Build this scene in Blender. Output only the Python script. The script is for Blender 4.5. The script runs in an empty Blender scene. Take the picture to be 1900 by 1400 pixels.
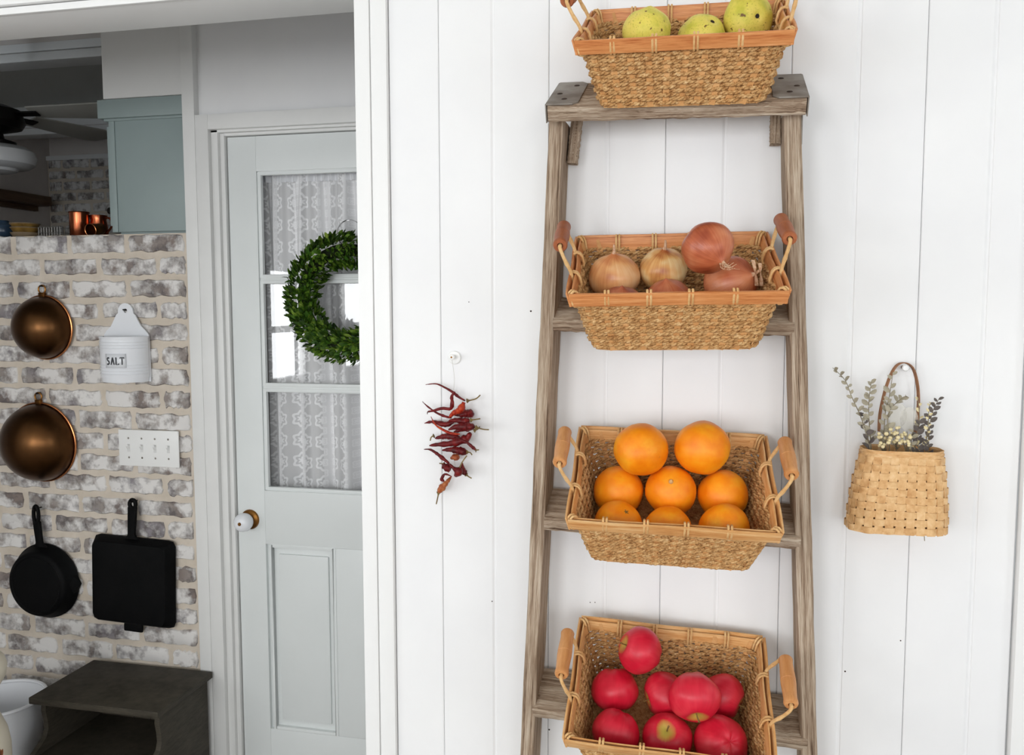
import bpy, bmesh, math, random
from math import sin, cos, pi, radians as RD, sqrt, atan2
from mathutils import Vector, Matrix, Euler, noise as mnoise
random.seed(7)

# ------------------------------------------------------------------ camera
SC = bpy.context.scene
COL = SC.collection
W_, H_, FPX = 1900, 1400, 1600.0
PITCH, YAW, ROLL = RD(4.81), RD(12.7), RD(0.1)
CAM = Vector((0, 0, 1.53))
fwd = Vector((-sin(YAW)*cos(PITCH), cos(YAW)*cos(PITCH), -sin(PITCH)))
rt0 = Vector((cos(YAW), sin(YAW), 0))
dn0 = fwd.cross(rt0)
rgt = rt0*cos(ROLL) + dn0*sin(ROLL)
dwn = -rt0*sin(ROLL) + dn0*cos(ROLL)
cd = bpy.data.cameras.new('camera'); cam = bpy.data.objects.new('camera', cd); COL.objects.link(cam)
cd.sensor_width = 36; cd.lens = 36*FPX/W_; cd.clip_start = 0.02; cd.clip_end = 100
cam.matrix_world = Matrix(((rgt.x, -dwn.x, -fwd.x, CAM.x), (rgt.y, -dwn.y, -fwd.y, CAM.y), (rgt.z, -dwn.z, -fwd.z, CAM.z), (0, 0, 0, 1)))
SC.camera = cam
def RAY(px, py):
    return (rgt*((px-W_/2)/FPX) + dwn*((py-H_/2)/FPX) + fwd)
def P(px, py, Y):
    """photo pixel -> point on the vertical plane at distance Y (a wall or a thing's face)"""
    d = RAY(px, py); return CAM + d*(Y/d.y)

# ------------------------------------------------------------------ world, exposure
SC.view_settings.view_transform = 'Standard'; SC.view_settings.look = 'None'
SC.view_settings.gamma = 1; SC.view_settings.use_curve_mapping = False
SC.view_settings.exposure = 0.39
wd = bpy.data.worlds.new('sky'); SC.world = wd; wd.use_nodes = True
wd.node_tree.nodes['Background'].inputs[0].default_value = (0.85, 0.93, 1.0, 1)
wd.node_tree.nodes['Background'].inputs[1].default_value = 1.0
WINDOWS = [  # wall, centre along wall, width, sill, head, watts: windows mirrored in the door panes (left), in the salt box and fruit (back), and lighting the wall basket (right)
    ('left', -0.25, 0.50, 1.05, 1.77, 9), ('left', -1.62, 1.05, 1.05, 1.77, 20),
    ('back', -1.35, 1.1, 0.85, 2.15, 36), ('back', 0.15, 1.1, 0.85, 2.15, 20), ('back', 1.55, 1.0, 0.85, 2.15, 14),
    ('right', -0.9, 1.3, 0.85, 2.15, 11)]
XL, XR, YB, ZC = -2.6, 2.3, -3.0, 2.66
XH, KX, KY = -3.0, -4.05, 4.75       # left end of the passage, kitchen left wall, kitchen far wall
for (wl, c, w, z0, z1, pw) in WINDOWS:
    L = bpy.data.lights.new('window_%s_offscreen' % wl, 'AREA'); L.shape = 'RECTANGLE'; L.size = w; L.size_y = z1-z0
    L.energy = pw; L.color = (0.97, 0.985, 1.0)
    o = bpy.data.objects.new('window_%s_offscreen' % wl, L); COL.objects.link(o)
    if wl == 'left': o.location = (XL-0.06, c, (z0+z1)/2); o.rotation_euler = (RD(90), 0, RD(-90))
    if wl == 'back': o.location = (c, YB-0.06, (z0+z1)/2); o.rotation_euler = (RD(90), 0, 0)
    if wl == 'right': o.location = (XR+0.06, c, (z0+z1)/2); o.rotation_euler = (RD(90), 0, RD(90))

# ------------------------------------------------------------------ helpers
def lin(c): return tuple(((x/255)/12.92 if x/255 <= .04045 else ((x/255+.055)/1.055)**2.4) for x in c)
class NT:
    """tiny node-tree helper"""
    def __init__(s, name):
        s.m = bpy.data.materials.new(name); s.m.use_nodes = True; s.t = s.m.node_tree; s.n = s.t.nodes
        s.b = s.n['Principled BSDF']; s.out = s.n['Material Output']
    def new(s, t, **k):
        n = s.n.new(t)
        for a, v in k.items(): setattr(n, a, v)
        return n
    def ln(s, a, b): s.t.links.new(a, b)
    def math(s, op, a, b=None, c=None):
        n = s.n.new('ShaderNodeMath'); n.operation = op
        for i, v in enumerate((a, b, c)):
            if v is None: continue
            if isinstance(v, (int, float)): n.inputs[i].default_value = v
            else: s.ln(v, n.inputs[i])
        return n.outputs[0]
    def mix(s, f, a, b, mode='MIX'):
        n = s.n.new('ShaderNodeMix'); n.data_type = 'RGBA'; n.blend_type = mode
        for i, v in ((0, f), (6, a), (7, b)):
            if isinstance(v, (int, float)): n.inputs[i].default_value = v
            elif isinstance(v, tuple): n.inputs[i].default_value = v if len(v) == 4 else v+(1,)
            else: s.ln(v, n.inputs[i])
        return n.outputs[2]
    def coord(s, scale=(1, 1, 1), kind='Object', rnd=True):
        tc = s.n.new('ShaderNodeTexCoord'); mp = s.n.new('ShaderNodeMapping'); mp.inputs[3].default_value = scale
        src = tc.outputs[kind]
        if rnd:
            oi = s.n.new('ShaderNodeObjectInfo'); ad = s.n.new('ShaderNodeVectorMath'); ad.operation = 'MULTIPLY_ADD'
            cb = s.n.new('ShaderNodeCombineXYZ')
            for i in range(3): s.ln(oi.outputs['Random'], cb.inputs[i])
            s.ln(cb.outputs[0], ad.inputs[0]); ad.inputs[1].default_value = (3.7, 5.1, 2.3); s.ln(src, ad.inputs[2]); src = ad.outputs[0]
        s.ln(src, mp.inputs[0]); return mp.outputs[0]
    def noise(s, vec, scale, detail=4, rough=.55):
        n = s.n.new('ShaderNodeTexNoise'); n.inputs['Scale'].default_value = scale; n.inputs['Detail'].default_value = detail; n.inputs['Roughness'].default_value = rough
        s.ln(vec, n.inputs['Vector']); return n.outputs['Fac']
    def ramp(s, f, stops):
        n = s.n.new('ShaderNodeValToRGB'); e = n.color_ramp.elements
        while len(e) < len(stops): e.new(.5)
        for i, (p_, c) in enumerate(stops): e[i].position = p_; e[i].color = (c if len(c) == 4 else c+(1,))
        s.ln(f, n.inputs[0]); return n.outputs[0]
    def bump(s, h, st=.3, d=.002):
        n = s.n.new('ShaderNodeBump'); n.inputs['Strength'].default_value = st; n.inputs['Distance'].default_value = d
        s.ln(h, n.inputs['Height']); s.ln(n.outputs[0], s.b.inputs['Normal'])
    def set(s, **k):
        for a, v in k.items():
            i = s.b.inputs[a.replace('_', ' ')]
            if isinstance(v, (int, float)): i.default_value = v
            elif isinstance(v, tuple): i.default_value = v if (len(v) == 4 or i.type == 'VECTOR') else v+(1,)
            else: s.ln(v, i)
        return s
def paint(name, c, c2=None, rough=.5, scale=8, stretch=(1, 1, 1), bump=0, bscale=60, metal=0, spec=.5, lo=.35, hi=.65):
    t = NT(name); c = lin(c); v = t.coord(stretch)
    if c2: t.set(Base_Color=t.mix(t.ramp(t.noise(v, scale), [(lo, (0, 0, 0)), (hi, (1, 1, 1))]), c, lin(c2)))
    else: t.set(Base_Color=c)
    t.set(Roughness=rough, Metallic=metal, Specular_IOR_Level=spec)
    if bump: t.bump(t.noise(v, bscale, 3), bump)
    return t.m
def wood(name, cols, stretch, scale=9, rough=.75, bump=.5, spec=.25):
    t = NT(name); v = t.coord(stretch); f = t.noise(v, scale, 7, .65)
    g = t.noise(v, scale*4, 3, .6)
    k = t.math('ADD', t.math('MULTIPLY', f, .75), t.math('MULTIPLY', g, .25))
    n = len(cols); t.set(Base_Color=t.ramp(k, [(.32+.38*i/(n-1), lin(c)) for i, c in enumerate(cols)]), Roughness=rough, Specular_IOR_Level=spec)
    t.bump(k, bump, .003); return t.m

M = {}
M['wall'] = paint('white_wall_paint', (243, 243, 243), (239, 239, 240), .55, 5)
M['trim'] = paint('white_trim_paint', (241, 241, 240), None, .4)
M['door'] = paint('door_white_paint', (234, 238, 237), (229, 233, 232), .35, 3)
M['casing'] = paint('casing_paint', (236, 236, 234), (230, 230, 228), .42, 4)
M['plaster'] = paint('grey_white_plaster', (226, 226, 224), None, .8)
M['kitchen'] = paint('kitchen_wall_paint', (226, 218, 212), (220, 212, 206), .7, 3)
M['ceil'] = paint('ceiling_paint', (206, 206, 200), None, .7)
M['floor'] = wood('oak_floor', [(128, 120, 112), (150, 142, 134), (166, 160, 152)], (12, 1, 12), 3, .45, .2)
M['mortar'] = paint('beige_mortar', (218, 207, 193), (206, 194, 178), .95, 14, bump=.6, bscale=90)
M['aqua'] = paint('duck_egg_paint', (148, 162, 161), (141, 155, 154), .45, 3)
M['iron'] = paint('cast_iron', (4, 5, 6), (8, 8, 9), .6, 12, bump=.2, bscale=260, spec=.12)
M['enamel'] = paint('white_enamel', (240, 242, 246), None, .12)
M['plastic'] = paint('white_plastic', (244, 244, 242), None, .3)
M['steel'] = paint('galvanised_steel', (160, 155, 147), (118, 108, 98), .6, 22, metal=.25, bump=.1)
M['rust'] = paint('rusty_bolt', (72, 56, 46), (50, 40, 34), .8, 40, metal=.3)
M['nail'] = paint('dark_nail', (40, 36, 33), None, .5, metal=.8)
M['brass'] = paint('aged_brass', (150, 104, 52), (104, 70, 36), .35, 20, metal=1)
M['greywood'] = wood('grey_painted_wood', [(52, 48, 40), (68, 63, 54), (78, 72, 62)], (2, 2, 12), 6, .6, .15)
LAD = [(92, 74, 60), (144, 122, 102), (176, 156, 135), (199, 182, 162), (217, 204, 186)]
M['ladder_z'] = wood('weathered_wood_upright', LAD, (60, 60, 2), 3.2, .9, .9, .1)
M['ladder_x'] = wood('weathered_wood_tread', LAD, (2.0, 50, 60), 3.0, .9, 1.0, .1)
def lumpy(name, cols, scale, rough, spec=.4, **k): return wood(name, cols, k.get('st', (1, 1, 1)), scale, rough, k.get('bump', .2), spec)
M['bamboo'] = wood('bamboo_rim', [(178, 98, 50), (206, 132, 76), (222, 152, 94), (234, 176, 122)], (3, 3, 60), 3.2, .42, .12, .4)
M['bamboo_pale'] = wood('bamboo_rim_pale', [(190, 124, 66), (218, 160, 98), (232, 184, 126), (240, 204, 152)], (3, 3, 60), 3.2, .42, .12, .4)
M['seagrass'] = wood('seagrass_rope', [(128, 84, 46), (184, 136, 84), (214, 172, 118), (236, 206, 160)], (9, 9, 9), 14, .75, .6, .2)
M['stake'] = wood('split_cane', [(196, 138, 84), (216, 162, 104), (230, 182, 126)], (3, 3, 3), 6, .6, .15, .3)
M['grip_red'] = wood('reddish_turned_wood', [(150, 84, 52), (168, 98, 62), (182, 112, 74)], (14, 2, 14), 4, .5, .1, .3)
M['grip_tan'] = wood('tan_turned_wood', [(196, 130, 76), (212, 150, 94), (224, 166, 110)], (14, 2, 14), 4, .45, .1, .3)
M['cord'] = wood('peeled_cane', [(206, 156, 98), (224, 180, 122), (236, 200, 146)], (3, 3, 3), 20, .55, .2, .3)
M['splint'] = wood('ash_splint', [(196, 144, 90), (218, 172, 118), (232, 192, 140), (240, 206, 160)], (5, 5, 5), 5, .6, .15, .25)
M['loop'] = wood('brown_splint', [(128, 84, 52), (154, 106, 70), (176, 130, 92)], (2, 2, 2), 8, .5, .1, .3)

class MB:
    def __init__(s): s.v = []; s.f = []
    def add(s, v, f):
        o = len(s.v); s.v += [tuple(x) for x in v]; s.f += [tuple(i+o for i in q) for q in f]; return s
    def box(s, x0, x1, y0, y1, z0, z1):
        return s.add([(x0, y0, z0), (x1, y0, z0), (x1, y1, z0), (x0, y1, z0), (x0, y0, z1), (x1, y0, z1), (x1, y1, z1), (x0, y1, z1)],
                     [(3, 2, 1, 0), (4, 5, 6, 7), (0, 1, 5, 4), (1, 2, 6, 5), (2, 3, 7, 6), (3, 0, 4, 7)])
    def prism(s, pts, axis, a, b):
        """closed polygon pts (2D) extruded along axis from a to b; 2D order: x->(y,z) y->(x,z) z->(x,y)"""
        n = len(pts)
        def mk(p, t): return {'x': (t, p[0], p[1]), 'y': (p[0], t, p[1]), 'z': (p[0], p[1], t)}[axis]
        return s.add([mk(p, a) for p in pts]+[mk(p, b) for p in pts],
                     [tuple(range(n)), tuple(range(2*n-1, n-1, -1))]+[(i, i+n, (i+1) % n+n, (i+1) % n) for i in range(n)])
    def tube(s, path, rad, k=8, closed=False, caps=True, flat=1.0):
        path = [Vector(p) for p in path]; n = len(path)
        if not isinstance(rad, (list, tuple)): rad = [rad]*n
        vs = []; fs = []; nrm = None
        for i, p in enumerate(path):
            a = path[(i-1) % n] if (closed or i) else p; b = path[(i+1) % n] if (closed or i < n-1) else p
            t = (b-a).normalized() if (b-a).length > 1e-9 else Vector((0, 0, 1))
            if nrm is None:
                up = Vector((0, 0, 1)) if abs(t.z) < .9 else Vector((1, 0, 0)); nrm = t.cross(up).normalized()
            else:
                nrm = nrm-t*nrm.dot(t); nrm = nrm.normalized() if nrm.length > 1e-6 else t.orthogonal().normalized()
            bn = t.cross(nrm)
            for j in range(k):
                q = 2*pi*j/k; vs.append(p+nrm*(cos(q)*rad[i])+bn*(sin(q)*rad[i]*flat))
        m = n if closed else n-1
        for i in range(m):
            for j in range(k):
                i2 = (i+1) % n; fs.append((i*k+j, i*k+(j+1) % k, i2*k+(j+1) % k, i2*k+j))
        if caps and not closed: fs += [tuple(range(k-1, -1, -1)), tuple(range((n-1)*k, n*k))]
        return s.add(vs, fs)
    def lathe(s, prof, k=24, M4=None, a0=0, a1=2*pi, cap=False):
        full = abs(a1-a0-2*pi) < 1e-6; c = k if full else k+1; vs = []; fs = []
        for (r, z) in prof:
            for j in range(c):
                q = a0+(a1-a0)*j/k; vs.append(Vector((r*cos(q), r*sin(q), z)))
        if M4: vs = [M4 @ v for v in vs]
        for i in range(len(prof)-1):
            for j in range(k):
                j2 = (j+1) % c; fs.append((i*c+j, i*c+j2, (i+1)*c+j2, (i+1)*c+j))
        return s.add(vs, fs)
    def sweep(s, path, nrm, up, t, h, closed=False):
        """rectangular strip: thickness t along nrm[i], height h along up[i]"""
        n = len(path); vs = []; fs = []
        for i in range(n):
            p = Vector(path[i]); a = Vector(nrm[i])*(t/2); b = (Vector(up[i]) if not isinstance(up, Vector) else up)*(h/2)
            vs += [p-a-b, p+a-b, p+a+b, p-a+b]
        m = n if closed else n-1
        for i in range(m):
            j = (i+1) % n
            for q in range(4): fs.append((i*4+q, i*4+(q+1) % 4, j*4+(q+1) % 4, j*4+q))
        if not closed: fs += [(3, 2, 1, 0), tuple((n-1)*4+q for q in range(4))]
        return s.add(vs, fs)
    def mesh(s, name, smooth=True, ang=35, bevel=0, seg=2):
        me = bpy.data.meshes.new(name); bm = bmesh.new()
        vv = [bm.verts.new(v) for v in s.v]
        for f in s.f:
            try: bm.faces.new([vv[i] for i in f])
            except ValueError: pass
        bmesh.ops.remove_doubles(bm, verts=bm.verts[:], dist=1e-6)
        if bevel:
            es = [e for e in bm.edges if len(e.link_faces) == 2 and e.calc_face_angle(0) > RD(30)]
            bmesh.ops.bevel(bm, geom=es, offset=bevel, segments=seg, affect='EDGES', clamp_overlap=True, profile=.6)
        bmesh.ops.recalc_face_normals(bm, faces=bm.faces[:])
        if smooth:
            for f in bm.faces: f.smooth = True
            for e in bm.edges:
                if len(e.link_faces) == 2 and e.calc_face_angle(0) > RD(ang): e.smooth = False
        bm.to_mesh(me); bm.free(); return me
def link(name, me, mat, parent=None, **pr):
    o = bpy.data.objects.new(name, me); COL.objects.link(o)
    if mat is not None and me is not None and len(me.materials) == 0: me.materials.append(M[mat] if isinstance(mat, str) else mat)
    if parent: o.parent = parent
    for k, v in pr.items(): o[k] = v
    return o
def part(name, mb, mat, parent, bevel=0, ang=35, **pr): return link(name, mb.mesh(name, bevel=bevel, ang=ang), mat, parent, **pr)
def tag(o, label, cat, group=None):
    o['label'] = label; o['category'] = cat
    if group: o['group'] = group
    return o
def empty(name, loc=(0, 0, 0), rot=None):
    o = bpy.data.objects.new(name, None); COL.objects.link(o); o.location = loc; o.empty_display_size = .05
    if rot is not None: o.rotation_euler = rot
    return o
def thing(name, label, cat, loc=(0, 0, 0), rot=None, group=None): return tag(empty(name, loc, rot), label, cat, group)
def struct(name, mb, mat, parent=None, bevel=0): return link(name, mb.mesh(name, bevel=bevel), mat, parent, **({} if parent else {'kind': 'structure'}))
def sroot(name, loc=(0, 0, 0)):
    o = empty(name, loc); o['kind'] = 'structure'; return o
def rel(o):
    """world point -> local point of an unrotated root"""
    L = Vector(o.location); return lambda p: Vector(p)-L
def shift(mb, off):
    mb.v = [(v[0]-off[0], v[1]-off[1], v[2]-off[2]) for v in mb.v]; return mb
def smooth_path(pts, n):
    """Catmull-Rom through pts"""
    pts = [Vector(p) for p in pts]; out = []; m = len(pts)-1
    for k in range(n+1):
        u = k/n*m; i = min(int(u), m-1); t = u-i
        a, b, c, d = pts[max(i-1, 0)], pts[i], pts[i+1], pts[min(i+2, m)]
        out.append(.5*((2*b)+(c-a)*t+(2*a-5*b+4*c-d)*t*t+(3*b-a-3*c+d)*t**3))
    return out
def rr_path(hw, hd, rc, n):
    """rounded rectangle, n points evenly spaced, with outward normals (starts at the middle of +x side)"""
    rc = min(rc, hw*.95, hd*.95); raw = []
    for cx, cy, a0 in ((hw-rc, hd-rc, 0), (-hw+rc, hd-rc, pi/2), (-hw+rc, -hd+rc, pi), (hw-rc, -hd+rc, 1.5*pi)):
        for k in range(9):
            a = a0+pi/2*k/8; raw.append((Vector((cx+rc*cos(a), cy+rc*sin(a), 0)), Vector((cos(a), sin(a), 0))))
    raw.append(raw[0]); L = [0]
    for i in range(1, len(raw)): L.append(L[-1]+(raw[i][0]-raw[i-1][0]).length)
    out = []; j = 0
    for k in range(n):
        s = L[-1]*k/n
        while L[j+1] < s: j += 1
        t = (s-L[j])/max(L[j+1]-L[j], 1e-9)
        out.append((raw[j][0].lerp(raw[j+1][0], t), raw[j][1].lerp(raw[j+1][1], t).normalized()))
    return out

D1, D2, ZT = 1.435, 2.32, 1.75          # ladder wall, kitchen wall, top of the brick half wall
DD = D2+.035                            # face of the door
# ------------------------------------------------------------------ room shell
struct('floor', MB().box(KX-.1, XR+.1, YB-.1, KY+.1, -.06, 0), 'floor')
struct('ceiling', MB().box(KX-.1, XR+.1, YB-.1, KY+.1, ZC, ZC+.06), 'ceil')
def holes_wall(name, wl):
    ws = sorted([w for w in WINDOWS if w[0] == wl], key=lambda w: w[1]); mb = MB()
    a0, a1 = {'left': (YB, D1), 'right': (YB, D1), 'back': (XL, XR), 'passage': (D1+.127, D2), 'kitchen': (D2, KY)}[wl]
    def bx(u0, u1, z0, z1):
        if wl == 'left': mb.box(XL-.12, XL, u0, u1, z0, z1)
        elif wl == 'passage': mb.box(XH-.12, XH, u0, u1, z0, z1)
        elif wl == 'kitchen': mb.box(KX-.12, KX, u0, u1, z0, z1)
        elif wl == 'right': mb.box(XR, XR+.12, u0, u1, z0, z1)
        else: mb.box(u0, u1, YB-.12, YB, z0, z1)
    u = a0
    for (_, c, w, z0, z1, _p) in ws:
        bx(u, c-w/2, 0, ZC); bx(c-w/2, c+w/2, 0, z0); bx(c-w/2, c+w/2, z1, ZC); u = c+w/2
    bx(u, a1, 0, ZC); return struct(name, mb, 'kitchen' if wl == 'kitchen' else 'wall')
holes_wall('wall_left', 'left'); holes_wall('wall_right', 'right'); holes_wall('wall_back', 'back'); holes_wall('wall_passage', 'passage'); holes_wall('wall_kitchen_left', 'kitchen')
for i, (wl, c, w, z0, z1, _p) in enumerate(WINDOWS):
    r = sroot('window_%d' % (i+1), {'left': (XL, c, z0), 'right': (XR, c, z0), 'back': (c, YB, z0)}[wl]); h = z1-z0
    if wl != 'back': r.rotation_euler = (0, 0, RD(90))
    f = MB()
    for (a, b, e, g) in ((-w/2-.05, -w/2+.03, -.05, h+.05), (w/2-.03, w/2+.05, -.05, h+.05)): f.box(a, b, -.03, .02, e, g)
    f.box(-w/2, w/2, -.03, .02, -.05, .03); f.box(-w/2, w/2, -.03, .02, h-.03, h+.05)
    part('window_frame', f, 'trim', r)
    part('sash_rail', MB().box(-w/2, w/2, -.025, .015, h*.46-.02, h*.46+.02), 'trim', r)
    if w > .6: part('mullion', MB().box(-.012, .012, -.02, .01, 0, h), 'trim', r)

# wall that carries the ladder: board by board
wf = struct('wall_front', MB().box(-.59, .47, D1+.006, D1+.125, 0, ZC), 'wall')
cracks = [-.539, -.450, -.260, -.069, .1225, .317, .468]
grooves = [None, -.355, -.162, .024, .221, .411]
for i in range(6):
    a, b, g = cracks[i]+.00035, cracks[i+1]-.00035, grooves[i]
    pr = [(a, D1+.006), (a, D1+.0012), (a+.0012, D1)]
    if g: pr += [(g-.0045, D1), (g-.001, D1+.0014), (g+.002, D1+.0014), (g+.0026, D1+.0003), (g+.005, D1)]
    pr += [(b-.0012, D1), (b, D1+.0012), (b, D1+.006)]
    link('plank', MB().prism(pr, 'z', 0, ZC).mesh('plank', ang=15), 'wall', wf)
for (px_, py_, r_) in ((985, 577, .0016), (1477, 1122, .0016), (1478, 1140, .0011), (1019, 1353, .0015), (720, 226, .001), (860, 778, .0011), (1095, 1117, .0009), (1104, 1117, .0009), (1568, 1245, .0014), (870, 560, .0009), (1671, 1188, .0011), (913, 1115, .0011)):
    q = P(px_, py_, D1); link('nail_hole', MB().lathe([(0, .0001), (r_, .0001), (r_, -.0003)], 10, Matrix.Translation((q.x, D1, q.z)) @ Matrix.Rotation(RD(90), 4, 'X')).mesh('nail_hole'), 'rust', wf)
# end casing of that wall and the trim board on its right
c1 = sroot('trim_1', (-.565, D1, 0))
part('casing_board', shift(MB().box(-.597, -.5695, D1-.012, D1+.13, 0, ZC), c1.location), 'trim', c1, .0025)
part('casing_board', shift(MB().box(-.569, -.5395, D1-.010, D1+.006, 0, ZC), c1.location), 'trim', c1, .003)
c2 = sroot('trim_2', (.53, D1, 0))
part('casing_board', shift(MB().box(.4695, .585, D1-.016, D1+.006, 0, ZC), c2.location), 'trim', c2, .002)
struct('wall_front_right', MB().box(.5855, XR, D1, D1+.12, 0, ZC), 'wall')
# opening to the kitchen: header, its casing, the left jamb wall
ZH = 2.077
hd = sroot('trim_3', (-1.2, D1, ZH))
part('header_board', shift(MB().box(-2.45, -.597, D1+.0, D1+.127, ZH, ZH+.02), hd.location), 'trim', hd, .001)
part('header_edge', shift(MB().box(-2.45, -.597, D1-.010, D1, ZH-.001, ZH+.012), hd.location), 'trim', hd, .002)
part('header_casing', shift(MB().box(-2.45, -.957, D1-.018, D1, ZH+.0135, ZH+.036), hd.location), 'trim', hd, .004)
part('header_casing', shift(MB().box(-.955, -.597, D1-.021, D1, ZH+.0125, ZH+.036), hd.location), 'trim', hd, .004)
part('header_moulding', shift(MB().box(-2.45, -.968, D1-.026, D1, ZH+.037, ZH+.064), hd.location), 'trim', hd, .006)
part('header_moulding', shift(MB().box(-.966, -.597, D1-.026, D1, ZH+.037, ZH+.064), hd.location), 'trim', hd, .006)
struct('wall_header', MB().box(-2.45, -.597, D1+.004, D1+.127, ZH+.02, ZC), 'wall')
struct('wall_front_left', MB().box(XH, -2.45, D1, D1+.127, 0, ZC), 'wall')

# ------------------------------------------------------------------ kitchen side
bw_r = -1.519
wk = struct('wall_kitchen', MB().box(KX, bw_r, D2+.006, D2+.20, 0, ZT-.004), 'mortar')
tb = NT('whitewashed_brick')
v = tb.coord((1, 1, 1)); n1 = tb.noise(v, 15, 6, .6); n2 = tb.noise(v, 34, 5, .6); n3 = tb.noise(v, 5, 2)
k = tb.math('ADD', tb.math('MULTIPLY', n1, .72), tb.math('MULTIPLY', n2, .28))
brown = tb.ramp(n3, [(.35, lin((138, 126, 120))), (.5, lin((162, 154, 148))), (.62, lin((146, 141, 144)))])
dark = tb.mix(tb.ramp(n2, [(.42, (0, 0, 0)), (.6, (1, 1, 1))]), brown, lin((112, 105, 104)))
tb.set(Base_Color=tb.mix(tb.ramp(k, [(.425, (0, 0, 0)), (.485, (.5, .5, .5)), (.545, (1, 1, 1))]), dark, lin((230, 227, 224))), Roughness=.9, Specular_IOR_Level=.2)
tb.bump(k, .5, .004); M['brick'] = tb.m
rb = random.Random(3)
def brick_mesh(L, h, t):
    """ragged brick face, front at -y"""
    n = 26; pts = []
    per = [(-L/2+L*i/9, -h/2) for i in range(9)]+[(L/2, -h/2+h*i/4) for i in range(4)]+[(L/2-L*i/9, h/2) for i in range(9)]+[(-L/2, h/2-h*i/4) for i in range(4)]
    rag = [(x+rb.uniform(-.003, .003)-.003*(abs(z) > h*.45)*(abs(x) > L*.45)*(1 if x > 0 else -1), z+rb.uniform(-.0045, .003)*(1 if z > 0 else -1)) for x, z in per]
    mb = MB(); m = len(rag)
    f0 = [(x*.965, -t+rb.uniform(-.0008, .0008), z*.90) for x, z in rag]; f1 = [(x, -t*.45, z) for x, z in rag]; bk = [(x*1.01, .002, z*1.03) for x, z in rag]
    mb.add(f0+f1+bk, [tuple(range(m))]+[(i, (i+1) % m, (i+1) % m+m, i+m) for i in range(m)]+[(i+m, (i+1) % m+m, (i+1) % m+2*m, i+2*m) for i in range(m)])
    me = mb.mesh('brick', ang=50); me.materials.append(M['brick']); return me
full = [brick_mesh(.186, .047+.003*(i % 3), .0055) for i in range(8)]
half = [brick_mesh(.086, .047+.002*(i % 3), .0055) for i in range(5)]
PX, PZ = .203, .0677
for r in range(26):
    z = ZT-.004-PZ*.42-PZ*r
    if z < .03: break
    x = bw_r-.004
    if r % 2: lst = [(x-.046, half)]; x -= .1015
    else: lst = []
    while x > -2.65: lst.append((x-PX/2+.003, full)); x -= PX
    for xc, pool in lst:
        o = link('brick', rb.choice(pool), None, wk); o.location = (xc+rb.uniform(-.003, .003), D2+.006, z+rb.uniform(-.003, .002))
        o.rotation_euler = (0, rb.choice((0, pi)), 0)
# far kitchen
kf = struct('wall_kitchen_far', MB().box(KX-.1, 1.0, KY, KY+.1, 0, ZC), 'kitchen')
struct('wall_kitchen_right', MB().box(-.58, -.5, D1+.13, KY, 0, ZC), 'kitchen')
fb = struct('wall_kitchen_panel', MB().box(KX+.003, -2.6, KY-.025, KY, 0, 2.432), 'mortar')
for r in range(12):
    z = 2.41-PZ*r; x = KX+.01+(0 if r % 2 else -.1)
    while x < -3.0:
        xl, xr_ = max(x, KX+.012), x+.19
        if xr_-xl > .05:
            o = link('brick', rb.choice(full), None, fb); o.location = ((xl+xr_)/2, KY-.025, z); o.scale = ((xr_-xl)/.19, 1, 1)
        x += PX
t4 = sroot('trim_4', (-3.3, KY, 2.44)); part('cap_rail', shift(MB().box(KX, -2.6, KY-.035, KY, 2.433, 2.462), t4.location), 'trim', t4, .004)
for i, (yy, z0, z1, nm) in enumerate(((3.2, 2.553, 2.631, 'trim_5'), (4.3, 2.50, 2.575, 'trim_6'))):
    r = sroot(nm, (-3, yy, z0)); h = z1-z0
    part('beam_face', MB().box(KX+3.0, 1.9, 0, .10, h*.56, ZC-z0), 'trim', r, .004)
    part('beam_face', MB().box(KX+3.0, 1.9, -.012, .10, 0, h*.46), 'trim', r, .004)
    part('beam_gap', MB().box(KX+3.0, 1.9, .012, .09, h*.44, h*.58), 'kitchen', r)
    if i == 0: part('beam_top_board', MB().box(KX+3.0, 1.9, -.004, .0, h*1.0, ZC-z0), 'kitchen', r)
# soffit above the aqua cabinet, post and wall over the door
xs0, xs1 = P(185, 60, D2).x, -1.512
struct('wall_soffit', MB().box(xs0, xs1, D2+.004, D2+.62, 2.150, ZC), 'plaster')
struct('wall_transom', MB().box(-1.478, -.58, D2+.022, D2+.10, 2.086, ZC), 'wall')
struct('wall_kitchen_end', MB().box(-.585, -.58, D1+.1, D2+.1, 0, ZC), 'wall')
# door casing and jambs
df = sroot('trim_7', (-1.45, D2, 0)); L7 = df.location
part('casing_post', shift(MB().box(-1.516, -1.476, D2-.004, D2+.06, 0, ZC), L7), 'casing', df, .002)
part('casing_leg', shift(MB().box(-1.4755, -1.4335, D2-.004, D2+.03, 0, 2.086), L7), 'casing', df, .0015)
part('casing_head', shift(MB().box(-1.4335, -.58, D2-.004, D2+.03, 2.043, 2.086), L7), 'casing', df, .0015)
part('jamb', shift(MB().box(-1.4335, -1.412, D2+.012, D2+.16, 0, 2.043), L7), 'casing', df, .001)
part('jamb', shift(MB().box(-1.4118, -1.398, D2+.024, D2+.16, 0, 2.035), L7), 'casing', df, .001)
part('head_jamb', shift(MB().box(-1.4335, -.58, D2+.012, D2+.16, 2.036, 2.043), L7), 'casing', df, .001)
part('head_jamb', shift(MB().box(-1.398, -.58, D2+.024, D2+.16, 2.0275, 2.0355), L7), 'casing', df, .001)
# room behind the door
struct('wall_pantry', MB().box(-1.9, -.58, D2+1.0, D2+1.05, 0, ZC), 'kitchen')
struct('wall_pantry_left', MB().box(-1.56, -1.50, D2+.21, D2+1.0, 0, ZC), 'kitchen')

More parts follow.
